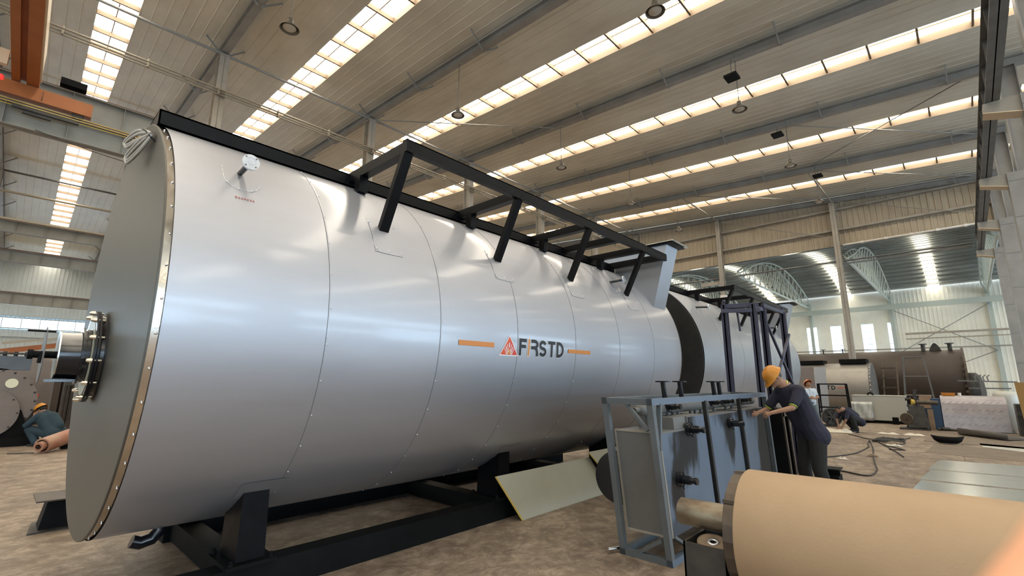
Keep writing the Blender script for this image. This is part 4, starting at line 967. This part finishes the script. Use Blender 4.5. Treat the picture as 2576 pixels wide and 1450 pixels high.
for k in range(9): a=pi*(.5-.35)+k*.16; q.box(33.3,33.42,-.60,-.5,.6+k*.28,.72+k*.28)
q.build('flange_clips','rollerend',t)
MB().box(33.4,36,1.0,1.4,0,.5).box(33.4,36,7.0,7.4,0,.5).build('cradle','oldiron',t)
# silver tank with TD
t=ft('storage_tank','silver clad tank with part of the lettering, lying before the brown boiler','tank',(30.4,5,0),'silver clad horizontal tanks')
cx2,cz2,r2=30.45,1.32,1.32
MB().lathe((cx2,9.0,cz2),(0,-1,0),[(0,1e-3),(0,r2),(6.0,r2)],80).build('shell','tdclad',t)
MB().lathe((cx2,3.0,cz2),(0,-1,0),[(0,r2),(.0,r2+.004),(.12,r2+.004),(.12,1e-3)],80,False).build('end_cover','steeldark',t)
q=MB()
for k in range(-7,8):
    a=math.radians(k*9); q.ball((cx2-(r2+.004)*cos(a),2.94,cz2+(r2+.004)*sin(a)),.03,8,5)
q.build('end_rivets','rivet',t)
def ribF(b,pts,w,yo,zo):
    P=[Vector((p[0],p[1])) for p in pts]
    for i in range(len(P)-1):
        d=(P[i+1]-P[i]).normalized(); n=Vector((-d.y,d.x))*w/2; a=P[i]-d*.004; c=P[i+1]+d*.004
        vs=[]
        for v in (a+n,a-n,c-n,c+n):
            z=zo+v.y; vs.append((cx2-math.sqrt(r2*r2-(z-cz2)**2)-.006,yo-v.x,z))
        b.add(vs,[(0,1,2,3)])
b=MB(); ribF(b,[(0,.19),(.19,.19)],.045,4.78,1.29); ribF(b,[(.095,.0),(.095,.18)],.045,4.78,1.29); b.build('letter','ink',t)
b=MB(); ribF(b,[(0,0),(0,.2)],.045,4.54,1.29); ribF(b,[(0,.185),(.07,.185),(.12,.15),(.135,.1),(.12,.05),(.07,.015),(0,.015)],.045,4.54,1.29); b.build('letter','ink',t)
b=MB(); ribF(b,[(0,0),(.42,0)],.035,4.30,1.39); b.build('orange_stripe','red',t)
MB().box(29.9,31,3.05,4.2,2.62,2.84).build('top_platform','blackmatt',t); MB().box(29.9,31,4.9,6.9,2.62,2.80).build('top_platform','blackmatt',t)
# sheets leaning at the tank
def lean_sheet(lab,x,y0,y1,h,m,dx=.25):
    q=MB(); panel(q,[(x,y0,0),(x,y1,0),(x+dx,y1,h),(x+dx,y0,h)],.01); return tag(q.build('metal_sheet',m,org=(x,y0,0)),lab,'sheet')
lean_sheet('dull grey sheet leaning on the silver tank behind the standing man',26.0,5.6,4.72,2.36,'castgrey')
lean_sheet('lighter blue-grey strip of sheet leaning beside the dull one',25.98,4.70,4.24,2.36,'shell2')
# black step stand
def stand(nm,lab,cat,x,ya,yb,h,dep,m,shelves,splay=.0,w=.05):
    t=ft(nm,lab,cat,(x,(ya+yb)/2,0))
    for y,s in ((ya,1),(yb,-1)):
        MB().bar((x,y+s*splay,0),(x,y,h),w,w,(1,0,0)).build('leg',m,t)
        if dep: MB().bar((x+dep,y+s*splay,0),(x+dep*.6,y,h),w,w,(1,0,0)).build('leg',m,t)
    for z in shelves:
        u=(1-z/h)*splay
        MB().box(x-.02,x+dep*.8+.03,yb-u,ya+u,z-.025,z+.025).build('step' if z<h-.05 else 'top_plate',m,t)
    return t
stand('step_stand','black steel step stand right of the standing man','step stand',24.2,4.28,3.28,1.61,.5,'black',(.42,.62,1.12,1.59),.04)
stand('step_ladder','tall dark trapezoid step frame in front of the brown boiler','ladder',28.4,1.5,.8,2.85,.5,'steeldark',(1.1,1.95,2.82),.22,.05)
t=ft('ladder','dusty brown ladder leaning on the brown boiler','ladder',(31.8,2.4,0))
for y in (2.72,2.14): MB().bar((31.6,y,0),(32.6,y-.12,2.75),.07,.07,(0,1,0)).build('side_rail','rollerend',t)
for k in range(5): MB().bar((31.6+.36*(k*.5+.8)*.5,2.74,.4+k*.5),(31.6+.36*(k*.5+.8)*.5,2.06,.4+k*.5),.06,.08).build('rung','rollerend',t)
# dark round motor behind crouching man
t=ft('round_casing','dark round motor casing standing behind the crouching man','motor',(22,3.63,0))
q=MB().lathe((22.3,3.65,.36),(-1,-.4,0),[(0,.30),(.25,.34),(.30,.34),(.31,.30),(.26,.28),(.25,.12),(.30,.10),(.30,1e-3)],40,False); q.build('casing','oldiron',t)
q=MB()
for k in range(3):
    a=pi*k/3; d=Vector((.4*cos(a)*.93,-1*cos(a)*.93,0)).normalized()
    q.bar((21.98-.12*cos(a),3.52+.28*cos(a),.36+.28*sin(a)),(21.98+.12*cos(a),3.52-.28*cos(a),.36-.28*sin(a)),.04,.04)
q.build('spokes','oldiron',t); MB().box(22.0,22.4,3.4,3.9,0,.06).build('foot','oldiron',t)
# pale cabinet
t=ft('steel_cabinet','long pale grey steel cabinet low on the floor behind the crouching man','cabinet',(25.6,2.3,0))
MB().box(25.2,26.2,1.48,3.24,.12,1.12).build('body','cab',t); MB().box(25.18,26.22,1.46,3.26,1.10,1.13).build('lid','cab',t); MB().box(25.25,26.1,1.2,3.2,0,.12).build('skid','blackmatt',t)
MB().path([(25.5,2.62+.09*cos(a),1.13+.10*sin(a)) for a in [pi*i/10 for i in range(11)]],.03,8).build('lifting_ring','blackmatt',t)
for (y,z,r) in ((1.44,1.0,.06),(1.40,.75,.05),(1.42,.5,.05)): MB().tube((25.3,y+.05,z),(25.3,y-.12,z),r,10).tube((25.3,y-.12,z),(25.3,y-.15,z),r*1.6,12).build('pipe_stub','oldiron',t)
MB().box(24.9,25.0,1.75,1.95,0,.28).build('foot_post','blackmatt',t)
q=MB(); g=[[(25.14-.12*(1-i/6)-.0+.03*sin(j*2.1+i),3.28-.72*j/6,.10+.76*i/6) for j in range(7)] for i in range(7)]; q.sheet(g); o=q.build('foil_sheet','foil',org=(25,3,.1)); md=o.modifiers.new('s','SOLIDIFY'); md.thickness=.01
tag(o,'crinkled bright foil sheet leaning on the pale cabinet','foil sheet')
# trolley / welding positioner
t=ft('pipe_stand','dark rusty wheeled stand with a horizontal tube between cabinet and film-covered box','stand',(22.8,1.0,0))
MB().tube((22.8,1.05,.98),(22.9,.45,.96),.075,16).build('cross_tube','rollerend',t); MB().lathe((22.75,1.12,.98),(-.2,1,0),[(-.05,.09),(.02,.10),(.05,.10)],20).build('yellow_ring','yellow',t)
MB().bar((22.8,.95,0),(22.8,1.06,1.42),.07,.09).build('post','oldiron',t)
MB().bar((22.6,.80,0),(22.78,1.0,.9),.05,.05).build('leg','oldiron',t); MB().bar((22.9,1.4,.02),(22.82,1.1,.8),.05,.05).build('leg','oldiron',t)
MB().lathe((22.7,1.34,.38),(-1,.35,.0),[(0,.20),(.05,.21),(.08,.19),(.08,.05),(.10,.04),(.1,1e-3)],36,False).build('wheel','rollerend',t)
MB().hexa([(22.6,.75,.1),(23.1,.75,.1),(23.1,1.35,.1),(22.6,1.35,.1),(22.7,.85,.85),(23,.85,.85),(23,1.25,.85),(22.7,1.25,.85)]).build('gearbox','oldiron',t)
MB().path([(22.75,1.05,.98),(22.7,1.08,1.2),(22.7,1.0,1.38),(22.7,.98,1.42)],.03,8).build('hook_bar','oldiron',t)
MB().box(22.6,23.2,.75,1.6,0,.06).build('base_frame','oldiron',t)
t=ft('blue_drum','dark blue bin with brown card standing beside the film-covered box','bin',(23.4,.6,0))
MB().box(23.3,23.9,.40,1.0,.0,1.10).build('bin_body','blue',t); MB().box(23.27,23.29,.62,.78,.0,.72).build('brown_board','cardboard',t)
tag(MB().box(23.35,23.8,.62,.95,1.11,1.2).box(23.26,23.28,.65,.96,.75,1.15).build('card_box','cardboard',org=(23.5,.8,1.11)),'brown crumpled card hanging over the blue bin','card')
# film covered box with rounded top
t=ft('wrapped_box','large box wrapped in silvery film with faint diagonal print at far right','box',(23.8,-.45,0))
q=MB(); prof=[(23.25,.03),(23.30,.6),(23.36,.95),(23.45,1.10),(23.62,1.18),(23.9,1.2),(24.6,1.2),(24.6,.03)]
n=len(prof); vs=[(x,.38,z) for x,z in prof]+[(x,-1.29,z) for x,z in prof]
q.add(vs,[tuple(range(n)),tuple(range(2*n-1,n-1,-1))]+[(i,n+i,n+(i+1)%n,(i+1)%n) for i in range(n)]); q.build('film_cover','film',t)
q=MB(); random.seed(11)
for i in range(9):
    for j in range(4):
        y=.28-i*.17+.05*(j%2); z=.2+j*.25; x=23.25+(z-.03)*.085-.008
        q.add([(x,y,z),(x,y-.09,z+.06),(x,y-.085,z+.075),(x,y+.005,z+.015)],[(0,1,2,3)])
q.build('diagonal_print','filmprint',t)
MB().box(23.4,24.6,.383,.395,.03,1.15).build('open_side','blackmatt',t); MB().box(23.3,24.6,-1.4,.4,0,.03).build('skid','oldiron',t)
t=ft('plastic_basket','orange plastic basket on top of the wrapped box','basket',(23.9,.15,1.2))
MB().hexa([(23.8,-.02,1.2),(24.0,-.02,1.2),(24.0,.30,1.2),(23.8,.30,1.2),(23.75,-.06,1.30),(24.05,-.06,1.30),(24.05,.34,1.30),(23.75,.34,1.30)]).build('basket_body','orangebin',t)
tag(MB().tube((23.85,-.16,1.2),(23.85,-.16,1.31),.045,14,.05).build('white_cup','collar',org=(23.85,-.16,1.2)),'white cup next to the orange basket','cup')
t=ft('wrapped_drum','beige wrapped upright drum behind the film-covered box','drum',(25.2,-1.4,0))
MB().lathe((25.2,-1.42,0),(0,0,1),[(0,.02),(0,.36),(1.2,.37),(1.3,.34),(1.36,.25),(1.38,1e-3)],32).build('drum_body','cab',t)
q=MB()
for k in range(5): q.box(24.95,24.97,-1.85,-1.78,.5+k*.14,.6+k*.14)
q.build('side_slots','collar',t)
t=ft('pipe_rack','dark pipe fittings stacked on a stand right of the brown boiler','rack',(27,-1.0,0))
MB().bar((27,-.9,0),(27,-.9,1.75),.12,.12).build('post','steeldark',t); MB().bar((27,-.2,1.75),(27,-1.9,1.7),.05,.05).build('arm','steeldark',t); MB().bar((27,-.5,1.45),(27,-1.7,1.45),.08,.05).build('arm','steeldark',t)
for k in range(4): MB().path([(27,-.75-.12*k,1.72),(27,-.72-.12*k,1.9),(27,-.80-.12*k,1.98)],.02,6).build('hook','steeldark',t)
MB().box(26.6,27.4,-1.6,-.4,0,.9).build('cabinet_body','steeldark',t)
q=MB(); panel(q,[(20.1,-1.40,.5),(19.9,-2.2,.5),(20.2,-2.1,1.69),(20.4,-1.36,1.69)],.01); q.box(20.1,20.4,-2.1,-1.45,0,.5)
tag(q.build('brown_board','brownsheet',org=(20.2,-1.6,0)),'yellow-brown sheet standing at the right picture edge','sheet')
tag(MB().box(22.3,23.0,-1.95,-1.42,0,1.0).tube((22.3,-1.5,.7),(22.2,-1.5,.7),.08,12).build('dark_machine','oldiron',org=(22.6,-1.7,0)),'dark machine block between wrapped box and the right edge','machine')
tag(MB().tube((23.0,.55,.05),(22.9,-.1,.04),.05,10).ball((22.95,.35,.07),.10,12,8,(1,1.4,.7)).build('hand_tool','oldiron',org=(22.9,.2,.04)),'dark hand tool lying at the foot of the wrapped box','tool')
for (x,y,l) in ((10.9,2.6,'rusty bolt scraps between the dark beam and the worker'),):
    t=ft('parts_crate','small crate of metal scraps on the floor behind the worker','crate',(10.6,2.75,0)); 
    MB().box(10.5,10.8,2.55,2.85,0,.2).build('crate','steeldark',t)
    for k in range(5): MB().box(10.46+.06*k,10.5+.06*k,2.6,2.72,.2,.3+.05*(k%3)).build('scrap_piece','rivet',t)
    MB().box(10.47,10.49,2.55,2.85,.34,.5).box(10.9,10.95,2.9,3.0,0,.7).build('upright_plate','steeldark',t)
t=ft('work_lamp','small bright work lamp low behind the worker','lamp',(17.5,3.35,.0)); MB().tube((17.5,3.35,0),(17.5,3.35,.5),.03,8).build('stand','blackmatt',t); MB().ball((17.5,3.35,.55),.06,12,8,(1,1,1.3)).build('lamp_head','collar',t)
tag(MB().box(10.0,10.35,1.62,1.95,0,.10).box(10.15,10.2,1.62,1.95,.10,.20).box(10.0,10.35,1.60,1.97,.2,.215).build('steel_offcut','blackmatt',org=(10.2,1.8,0)),'short black beam offcut on the floor at the worker’s feet','steel offcut')
# ================================================================== left background
t=ft('blower','large dark grey round fan casing at the left edge','blower',(.1,18.2,0))
cx,cz=.02,1.12
q=MB().lathe((cx,18.6,cz),(0,-1,0),[(0,1e-3),(0,.84),(.6,.84),(.6,.79),(.61,1e-3)],56,False); q.build('volute','castgrey',t)
q=MB().lathe((-.05,18.0,.83),(0,-1,0),[(0,.62),(.12,.62),(.12,.20),(.02,.19)],48,False); q.build('inlet_cover','castgrey',t)
MB().lathe((-.05,17.9,.83),(0,-1,0),[(.02,.20),(.03,.20),(.03,1e-3)],32,False).build('inlet_opening','blackmatt',t)
MB().lathe((-.05,17.88,.83),(0,-1,0),[(0,.20),(.02,.20),(.02,.23),(0,.23)],32,False).build('inlet_ring','sticker',t)
for k in range(22):
    a=2*pi*k/22; MB().ball((cx+.80*cos(a),17.98,cz+.80*sin(a)),.025,8,5).build('casing_bolt','oldiron',t)
for k in range(10):
    a=2*pi*k/10; MB().ball((-.05+.58*cos(a),17.87,.83+.58*sin(a)),.02,8,5).build('cover_bolt','oldiron',t)
MB().lathe((.33,17.985,1.58),(0,-1,0),[(0,.12),(.01,.12),(.01,1e-3)],24,False).build('round_sticker','sticker',t)
MB().box(-.8,.62,18.0,18.6,1.92,2.28).build('top_duct','castblue',t)
q=MB()
for k in range(6): q.tube((-.5+.2*k,18.2,2.28),(-.5+.2*k,18.2,2.40),.04,8)
q.box(-.7,.5,18.1,18.3,2.33,2.37); q.build('duct_fittings','oldiron',t)
MB().box(-.9,.95,17.8,18.7,0,.22).build('base_frame','blackmatt',t)
MB().hexa([(.3,17.95,.22),(.85,17.95,.22),(.85,18.5,.22),(.3,18.5,.22),(.35,17.95,.9),(.6,17.95,.9),(.6,18.5,.9),(.35,18.5,.9)]).build('support_leg','blackmatt',t)
t=ft('storage_tank','dull grey-green tank end seen behind the fan casing at left','tank',(1.1,25,0))
MB().lathe((1.0,28,1.55),(0,-1,0),[(0,1e-3),(0,1.0),(3,1.0),(3.06,.85),(3.08,1e-3)],48).build('tank_body','castgrey',t)
MB().box(.3,1.7,25.6,26,0,.7).build('cradle','oldiron',t); MB().box(1.12,1.2,24.88,24.91,1.05,1.15).build('red_label','red',t)
t=ft('stacked_plates','tall brown steel plates standing between the left tank and the silver front plate','steel plates',(1.9,22,0))
for k in range(3): MB().box(1.35+.22*k,1.52+.22*k,21.6,22.4,.0,2.0-.2*k).build('plate','rustboiler',t)
t=ft('hanging_rack','dark rack with dangling chains beside the silver front plate','rack',(1.75,19.5,0))
MB().box(1.45,1.95,19.4,19.6,1.50,1.60).build('top_bar','oldiron',t)
for x in (1.45,1.93): MB().box(x,x+.03,19.45,19.55,0,1.5).build('leg','oldiron',t)
for k in range(7): MB().tube((1.52+.06*k,19.5,1.5),(1.52+.06*k,19.5,.35+.05*(k%3)),.02,6).build('chain','oldiron',t)
t=ft('cloth_covered_bench','low bench with bright cloth behind the crouching man in teal','bench',(1.6,30,0)); MB().box(1.0,3.0,29.6,30.6,0,.7).build('bench_body','paper',t)
t=ft('boom_arm','orange jib arm of a small machine far behind at left','machine arm',(.8,34,0)); MB().bar((.0,34,3.0),(3,34,3.6),.25,.25).build('boom','cranepaint',t); MB().box(-.3,.3,33.6,34.4,0,3.0).build('mast','steel',t); MB().bar((.0,33.7,3.4),(3,33.7,3.9),.12,.12).build('pipe','pipe',t)
t=ft('steel_tube','red-brown steel tube lying on the floor at left, open end towards the viewer','tube',(1.2,16,0))
A=Vector((.98,15.75,.17)); B_=Vector((2.6,17.6,.62))
MB().lathe(A,B_-A,[(0,.135),(0,.17),(2.4,.17),(2.4,.1)],28,False).build('outer_tube','redtube',t)
MB().lathe(A-(B_-A).normalized()*.10,B_-A,[(.0,.06),(.0,.105),(.25,.105)],24,False).build('inner_tube','redtube',t)
MB().box(1.35,2.0,16.3,16.6,0,.14).build('wood_support','blackmatt',t)
tag(MB().bar((.86,15.8,.02),(.45,16.05,.015),.02,.02).build('thin_rod','oldiron',org=(.7,15.9,0)),'thin rod on the floor pointing left from the red tube','rod')
# ================================================================== people
def remesh(o,vs=.012,sm=3):
    m=o.modifiers.new('r','REMESH'); m.mode='VOXEL'; m.voxel_size=vs; m.use_smooth_shade=True
    s=o.modifiers.new('s','SMOOTH'); s.iterations=sm; s.factor=.5
def person(lab,base,rotz,J,o_,vs=.012):
    t=thing('person',lab,'person',base,None,'W',rotz); ORG[t.name]=Vector((0,0,0))
    V=lambda k: Vector(J[k])
    look=Vector(J['look']).normalized(); up=Vector(J['hup']); left=up.cross(look).normalized(); up=look.cross(left)
    rot=Matrix((look,left,up)).transposed()
    hc=V('head')
    q=MB(); s=o_.get('s',1)
    q.ball(hc,.098*s,20,12,(1.0,.80,1.12),rot); q.ball(hc+look*.025-up*.055,.068*s,16,8,(1,.85,1.05),rot)
    q.capsule(hc+look*.088-up*.0,hc+look*.108-up*.03,.010,.016)  # nose
    for e in (-1,1): q.ball(hc+left*e*.080-look*.01-up*.012,.028,10,6,(.6,.35,1),rot); q.ball(hc+look*.088+up*.022+left*e*.03,.016,8,6)
    q.ball(hc+look*.085-up*.088,.028,10,6)
    q.capsule(hc-up*.06-look*.02,V('neck'),.055,.062)
    cl=(V('shl')+V('shr'))/2
    q.capsule(V('shl'),V('shr'),.05,.05); q.capsule(V('neck'),V('pelvis'),.09,.10)
    for e in ('l','r'):
        q.capsule(V('sh'+e),V('el'+e),.045,.038); q.capsule(V('el'+e),V('wr'+e),.039,.026)
        q.capsule(V('hip'+e),V('kn'+e),.065,.05); q.capsule(V('kn'+e),V('an'+e),.045,.035)
        # hand: palm, four bent fingers, thumb
        w=V('wr'+e); hd=V('hand'+e)-w; hd.normalize(); side=V('palm'+e).normalized(); side=(side-hd*side.dot(hd)).normalized(); nn=hd.cross(side)
        q.capsule(w,w+hd*.05,.024,.030)
        for k,L in enumerate((.036,.042,.040,.031)):
            b0=w+hd*.065+side*(.027-.018*k); b1=b0+hd*L*.8+nn*.010*J.get('curl'+e,1); b2=b1+hd*L*.5+nn*.028*J.get('curl'+e,1)
            q.capsule(w+hd*.03+side*(.02-.013*k),b0,.013,.0105,8,3); q.capsule(b0,b1,.0105,.0095,8,3); q.capsule(b1,b2,.0095,.008,8,3)
        th=w+hd*.025+side*.026; t1=th+hd*.03+side*.028+nn*.008; q.capsule(th,t1,.013,.011,8,3); q.capsule(t1,t1+hd*.028+nn*.012,.011,.009,8,3)
    b=q.build('body','skin',t); remesh(b,vs)
    q=MB()
    for e in (-1,1): q.ball(hc+look*.094+up*.008+left*e*.03,.009,8,6,(.5,1.2,.6),rot)
    q.build('eyes','eye',t); q=MB()
    for e in (-1,1): q.bar(hc+look*.098+up*.03+left*e*.016,hc+look*.092+up*.03+left*e*.045,.008,.006)
    q.build('eyebrows','hair',t); MB().ball(hc+look*.098-up*.055,.012,10,6,(.5,1.7,.45),rot).build('mouth','lip',t)
    q=MB(); q.ball(hc-look*.012+up*.018,.104,20,12,(1.0,.82,1.05),rot); 
    q.v=[tuple(v) for v in q.v]
    hv=[]
    for v in q.v:
        p=Vector(v)-hc; f_=p.dot(look); u_=p.dot(up)
        if f_>.045 and u_<.05: p=p-look*(f_-.04)*1.0
        if u_<-.05: p=p*.86
        hv.append(tuple(hc+p))
    q.v=hv; q.build('hair',o_.get('hair','hair'),t)
    if o_.get('helmet'):
        hm=o_['helmet']; hu=(up+look*o_.get('tilt',.0)).normalized(); hl=(look-hu*look.dot(hu)).normalized(); R3=Matrix((hl,hu.cross(hl),hu)).transposed()
        pr=[]; q=MB(); n=28
        for (z,r) in ((-.005,.142),(.0,.136),(.012,.125),(.05,.120),(.085,.102),(.115,.070),(.13,.035),(.134,1e-3)): pr.append((z,r))
        hvs=[]
        for z,r in pr:
            for i in range(n):
                a=2*pi*i/n; rx=r*1.10; ry=r*.95
                if z<.005 and cos(a)>0: rx+=.045*cos(a)**2
                hvs.append(hc+up*.035+R3@Vector((rx*cos(a),ry*sin(a),z-(.02*cos(a)**2 if z<.005 and cos(a)>0 else 0))))
        q.add(hvs,[(k*n+i,k*n+(i+1)%n,(k+1)*n+(i+1)%n,(k+1)*n+i) for k in range(len(pr)-1) for i in range(n)],True)
        h=q.build('helmet',hm,t); md=h.modifiers.new('s','SOLIDIFY'); md.thickness=.004
        q=MB().path([hc+up*.035+R3@Vector((.13*cos(a),0,.02+.117*sin(a))) for a in [pi*i/10 for i in range(11)]],.008,6); q.build('helmet_ridge',hm,h)
    # shirt
    q=MB(); c=o_.get('bulk',1)
    nk=V('neck'); pv=V('pelvis'); dwn=(pv-nk)
    for e in ('l','r'):
        S=V('sh'+e); Hp=V('hip'+e); m_=Vector(J['pelvis'])
        q.capsule(S.lerp(nk,.15),S,.075*c,.072*c); q.capsule(S.lerp(cl,.45)+dwn*.15,Hp.lerp(m_,.2)+(nk-pv)*.18,.115*c,.118*c)
        E=V('el'+e); q.capsule(S,S.lerp(E,o_.get('sleeve',.78)),.068*c,.058*c)
        q.capsule(Hp.lerp(m_,.2)+(nk-pv)*.2,Hp.lerp(m_,.1)+(nk-pv)*.0-Vector((.02,0,.03 if J['pelvis'][2]>.8 else 0)),.125*c,.136*c)
    q.capsule(nk+dwn*.12,pv+(nk-pv)*.15,.115*c,.13*c); q.capsule(nk+(nk-pv).normalized()*.00,nk+dwn*.1,.068,.09)
    if J.get('back'): q.capsule(nk+dwn*.25+Vector(J['back']),pv-dwn*.3+Vector(J['back']),.12*c,.12*c)
    sh=q.build('shirt',o_['shirt'],t); remesh(sh,vs*1.1,5)
    q=MB(); n=16; cc=nk+(nk-pv).normalized()*.02
    ax=(hc-nk).normalized(); e1=ax.cross(Vector((0,1,0))).normalized(); e2=ax.cross(e1)
    q.path([cc+(e1*cos(2*pi*i/n)+e2*sin(2*pi*i/n))*.066 for i in range(n+1)],.016,8); col=q.build('collar',o_['shirt'],sh)
    if o_.get('trim'):
        q=MB().path([cc+ax*.014+(e1*cos(2*pi*i/n)+e2*sin(2*pi*i/n))*.074 for i in range(n+1)],.006,6); q.build('collar_trim',o_['trim'],sh)
        for e in ('l','r'):
            S=V('sh'+e); E=V('el'+e); f_=o_.get('sleeve',.78); d=(E-S).normalized(); c0=S.lerp(E,f_)+d*.05; a1=d.cross(Vector((0,1,.1))).normalized(); a2=d.cross(a1)
            MB().path([c0+(a1*cos(2*pi*i/n)+a2*sin(2*pi*i/n))*.048 for i in range(n+1)],.005,6).build('sleeve_trim',o_['trim'],sh)
    # trousers
    q=MB()
    q.capsule(V('hipl'),V('hipr'),.115*c,.115*c)
    for e in ('l','r'):
        q.capsule(V('hip'+e),V('kn'+e),.105*c,.078*c); q.capsule(V('kn'+e),V('an'+e)+Vector((0,0,.02)),.078*c,.070*c)
        q.ball(V('hip'+e)+Vector(J.get('butt',(-.06,0,0)))*.6,.108*c,14,8)
    tr=q.build('trousers',o_['trousers'],t); remesh(tr,vs*1.1,5)
    for e in ('l','r'):
        a=V('an'+e); f_=Vector(J['toe'+e]).normalized(); q=MB()
        z0=a.z-.06
        q.ball(a+f_*.02-Vector((0,0,.02)),.05,12,8); q.capsule(Vector((a.x,a.y,z0+.0))-f_*.04,Vector((a.x,a.y,z0-.005))+f_*.16,.038,.034)
        s_=q.build('shoe',o_.get('shoe','shoe'),t); remesh(s_,.012)
    return t
# worker in navy, bent over the tank unit
dn=math.atan2(.73,-.68)
J=dict(pelvis=(0,0,.98),neck=(.29,0,1.56),head=(.43,0,1.68),look=(.78,.05,-.62),hup=(.55,0,.83),shl=(.22,.19,1.50),shr=(.27,-.17,1.49),
 ell=(.38,.26,1.29),elr=(.44,-.24,1.24),wrl=(.63,.17,1.22),wrr=(.66,-.10,1.20),handl=(.72,.10,1.16),handr=(.76,-.06,1.16),palml=(0,-.5,.8),palmr=(0,.5,.8),
 hipl=(-.02,.10,.95),hipr=(-.02,-.10,.95),knl=(.03,.14,.52),knr=(.06,-.12,.52),anl=(-.08,.14,.09),anr=(.02,-.14,.09),toel=(1,.15,0),toer=(1,-.15,0),back=(-.02,0,.0),butt=(-.05,0,-.02))
bx_,by_=7.80,1.53
person('worker in a navy polo shirt and yellow hard hat bending over the tank unit',(bx_,by_,.0),dn,{k:((v[0]*1.0,v[1]*1.08,v[2]*1.045) if isinstance(v,tuple) and k not in('look','hup','palml','palmr','toel','toer','butt','back') else v) for k,v in J.items()},
 dict(helmet='helmet',shirt='navy',trousers='trouser',hair='greyhair',trim='lime',tilt=.25,bulk=1.13,sleeve=.72),.010)
J=dict(pelvis=(0,0,.95),neck=(-.03,0,1.44),head=(-.03,0,1.60),look=(.72,.12,.68),hup=(-.68,0,.72),shl=(-.02,.19,1.38),shr=(-.02,-.19,1.38),
 ell=(.05,.26,1.12),elr=(.05,-.26,1.12),wrl=(.24,.02,1.13),wrr=(.25,-.02,1.08),handl=(.20,-.12,1.12),handr=(.22,.12,1.08),palml=(0,0,1),palmr=(0,0,1),
 hipl=(0,.10,.92),hipr=(0,-.10,.92),knl=(.03,.17,.50),knr=(.03,-.16,.50),anl=(.0,.24,.09),anr=(-.02,-.2,.09),toel=(1,.35,0),toer=(1,-.35,0),butt=(-.03,0,0))
person('man in a light blue shirt and orange hard hat standing with arms crossed, looking up',(20.6,3.93,0),math.atan2(-.60,-.80),J,dict(helmet='helmet2',shirt='shirt',trousers='jean',tilt=-.1,bulk=.95,sleeve=.6),.014)
J=dict(pelvis=(-.18,0,.36),neck=(.30,0,.74),head=(.46,0,.78),look=(.75,0,-.66),hup=(.66,0,.75),shl=(.26,.19,.68),shr=(.28,-.19,.68),
 ell=(.42,.25,.42),elr=(.40,-.22,.42),wrl=(.50,.14,.19),wrr=(.46,-.10,.18),handl=(.52,.10,.08),handr=(.50,-.06,.08),palml=(1,0,.2),palmr=(1,0,.2),
 hipl=(-.18,.10,.33),hipr=(-.18,-.10,.33),knl=(.18,.20,.50),knr=(.16,-.22,.46),anl=(.06,.20,.09),anr=(-.10,-.20,.11),toel=(1,.1,0),toer=(1,-.1,0),butt=(-.05,0,-.02),back=(-.06,0,.06))
person('man in black crouching bareheaded on the floor working at the cloth',(20.2,2.65,0),dn,J,dict(shirt='navy',trousers='trouser',sleeve=.8,bulk=1.05),.014)
J=dict(pelvis=(-.20,0,.32),neck=(.18,0,.80),head=(.28,0,.90),look=(.85,0,-.5),hup=(.5,0,.85),shl=(.14,.19,.74),shr=(.14,-.19,.74),
 ell=(.36,.24,.52),elr=(.34,-.24,.52),wrl=(.34,.10,.74),wrr=(.40,-.06,.72),handl=(.34,.05,.82),handr=(.38,-.04,.80),palml=(1,0,0),palmr=(1,0,0),
 hipl=(-.20,.10,.30),hipr=(-.20,-.10,.30),knl=(.34,.16,.42),knr=(.32,-.16,.40),anl=(.12,.16,.09),anr=(.08,-.16,.09),toel=(1,.1,0),toer=(1,-.1,0),butt=(-.05,0,-.03),back=(-.12,0,.02))
person('man in dark teal overalls and yellow hard hat crouching by the red tube at left',(1.15,17.5,0),dn,J,dict(helmet='helmet',shirt='teal',trousers='teal',sleeve=1.0,bulk=1.28,tilt=.2),.014)
# the photographer's hand: one finger reaches into the lower right corner
t=thing('person','blurred bare fingertip of the photographer in the lower right corner','hand',(.085,0,1.66))
q=MB(); sh_=Vector((.0024,-.0026,-.0022)); tip=Vector((.0912,-.0122,1.6862))+sh_; mid=Vector((.0850,-.0004,1.6690))+sh_; bs=Vector((.076,.014,1.640))+sh_; kn=Vector((.06,.012,1.60))+sh_
q.capsule(tip,mid,.0076,.0080,20,8); q.capsule(mid,bs,.0080,.0092,20,8); q.capsule(bs,kn,.0092,.0105,20,8)
pc=Vector((.02,-.005,1.555)); q.capsule(kn,pc,.013,.026,20,8); q.capsule(Vector((.035,-.03,1.57)),Vector((.0,-.03,1.545)),.016,.024)
for k,(L) in enumerate((.036,.034,.028)):
    a=kn+Vector((-.004,-.020*(k+1),-.004)); b_=a+Vector((.025,0,.02)); c_=b_+Vector((-.006,0,.02))*(L/.036)
    q.capsule(pc+Vector((0,-.012*k,0)),a,.014,.0095); q.capsule(a,b_,.0095,.0088); q.capsule(b_,c_,.0085,.0075)
q.capsule(pc,Vector((.03,.03,1.58)),.018,.012); q.capsule(Vector((.03,.03,1.58)),Vector((.045,.035,1.60)),.011,.009)
q.capsule(pc,Vector((-.015,-.015,1.53)),.024,.025)
o=q.build('hand','finger',t); remesh(o,.0022,3)
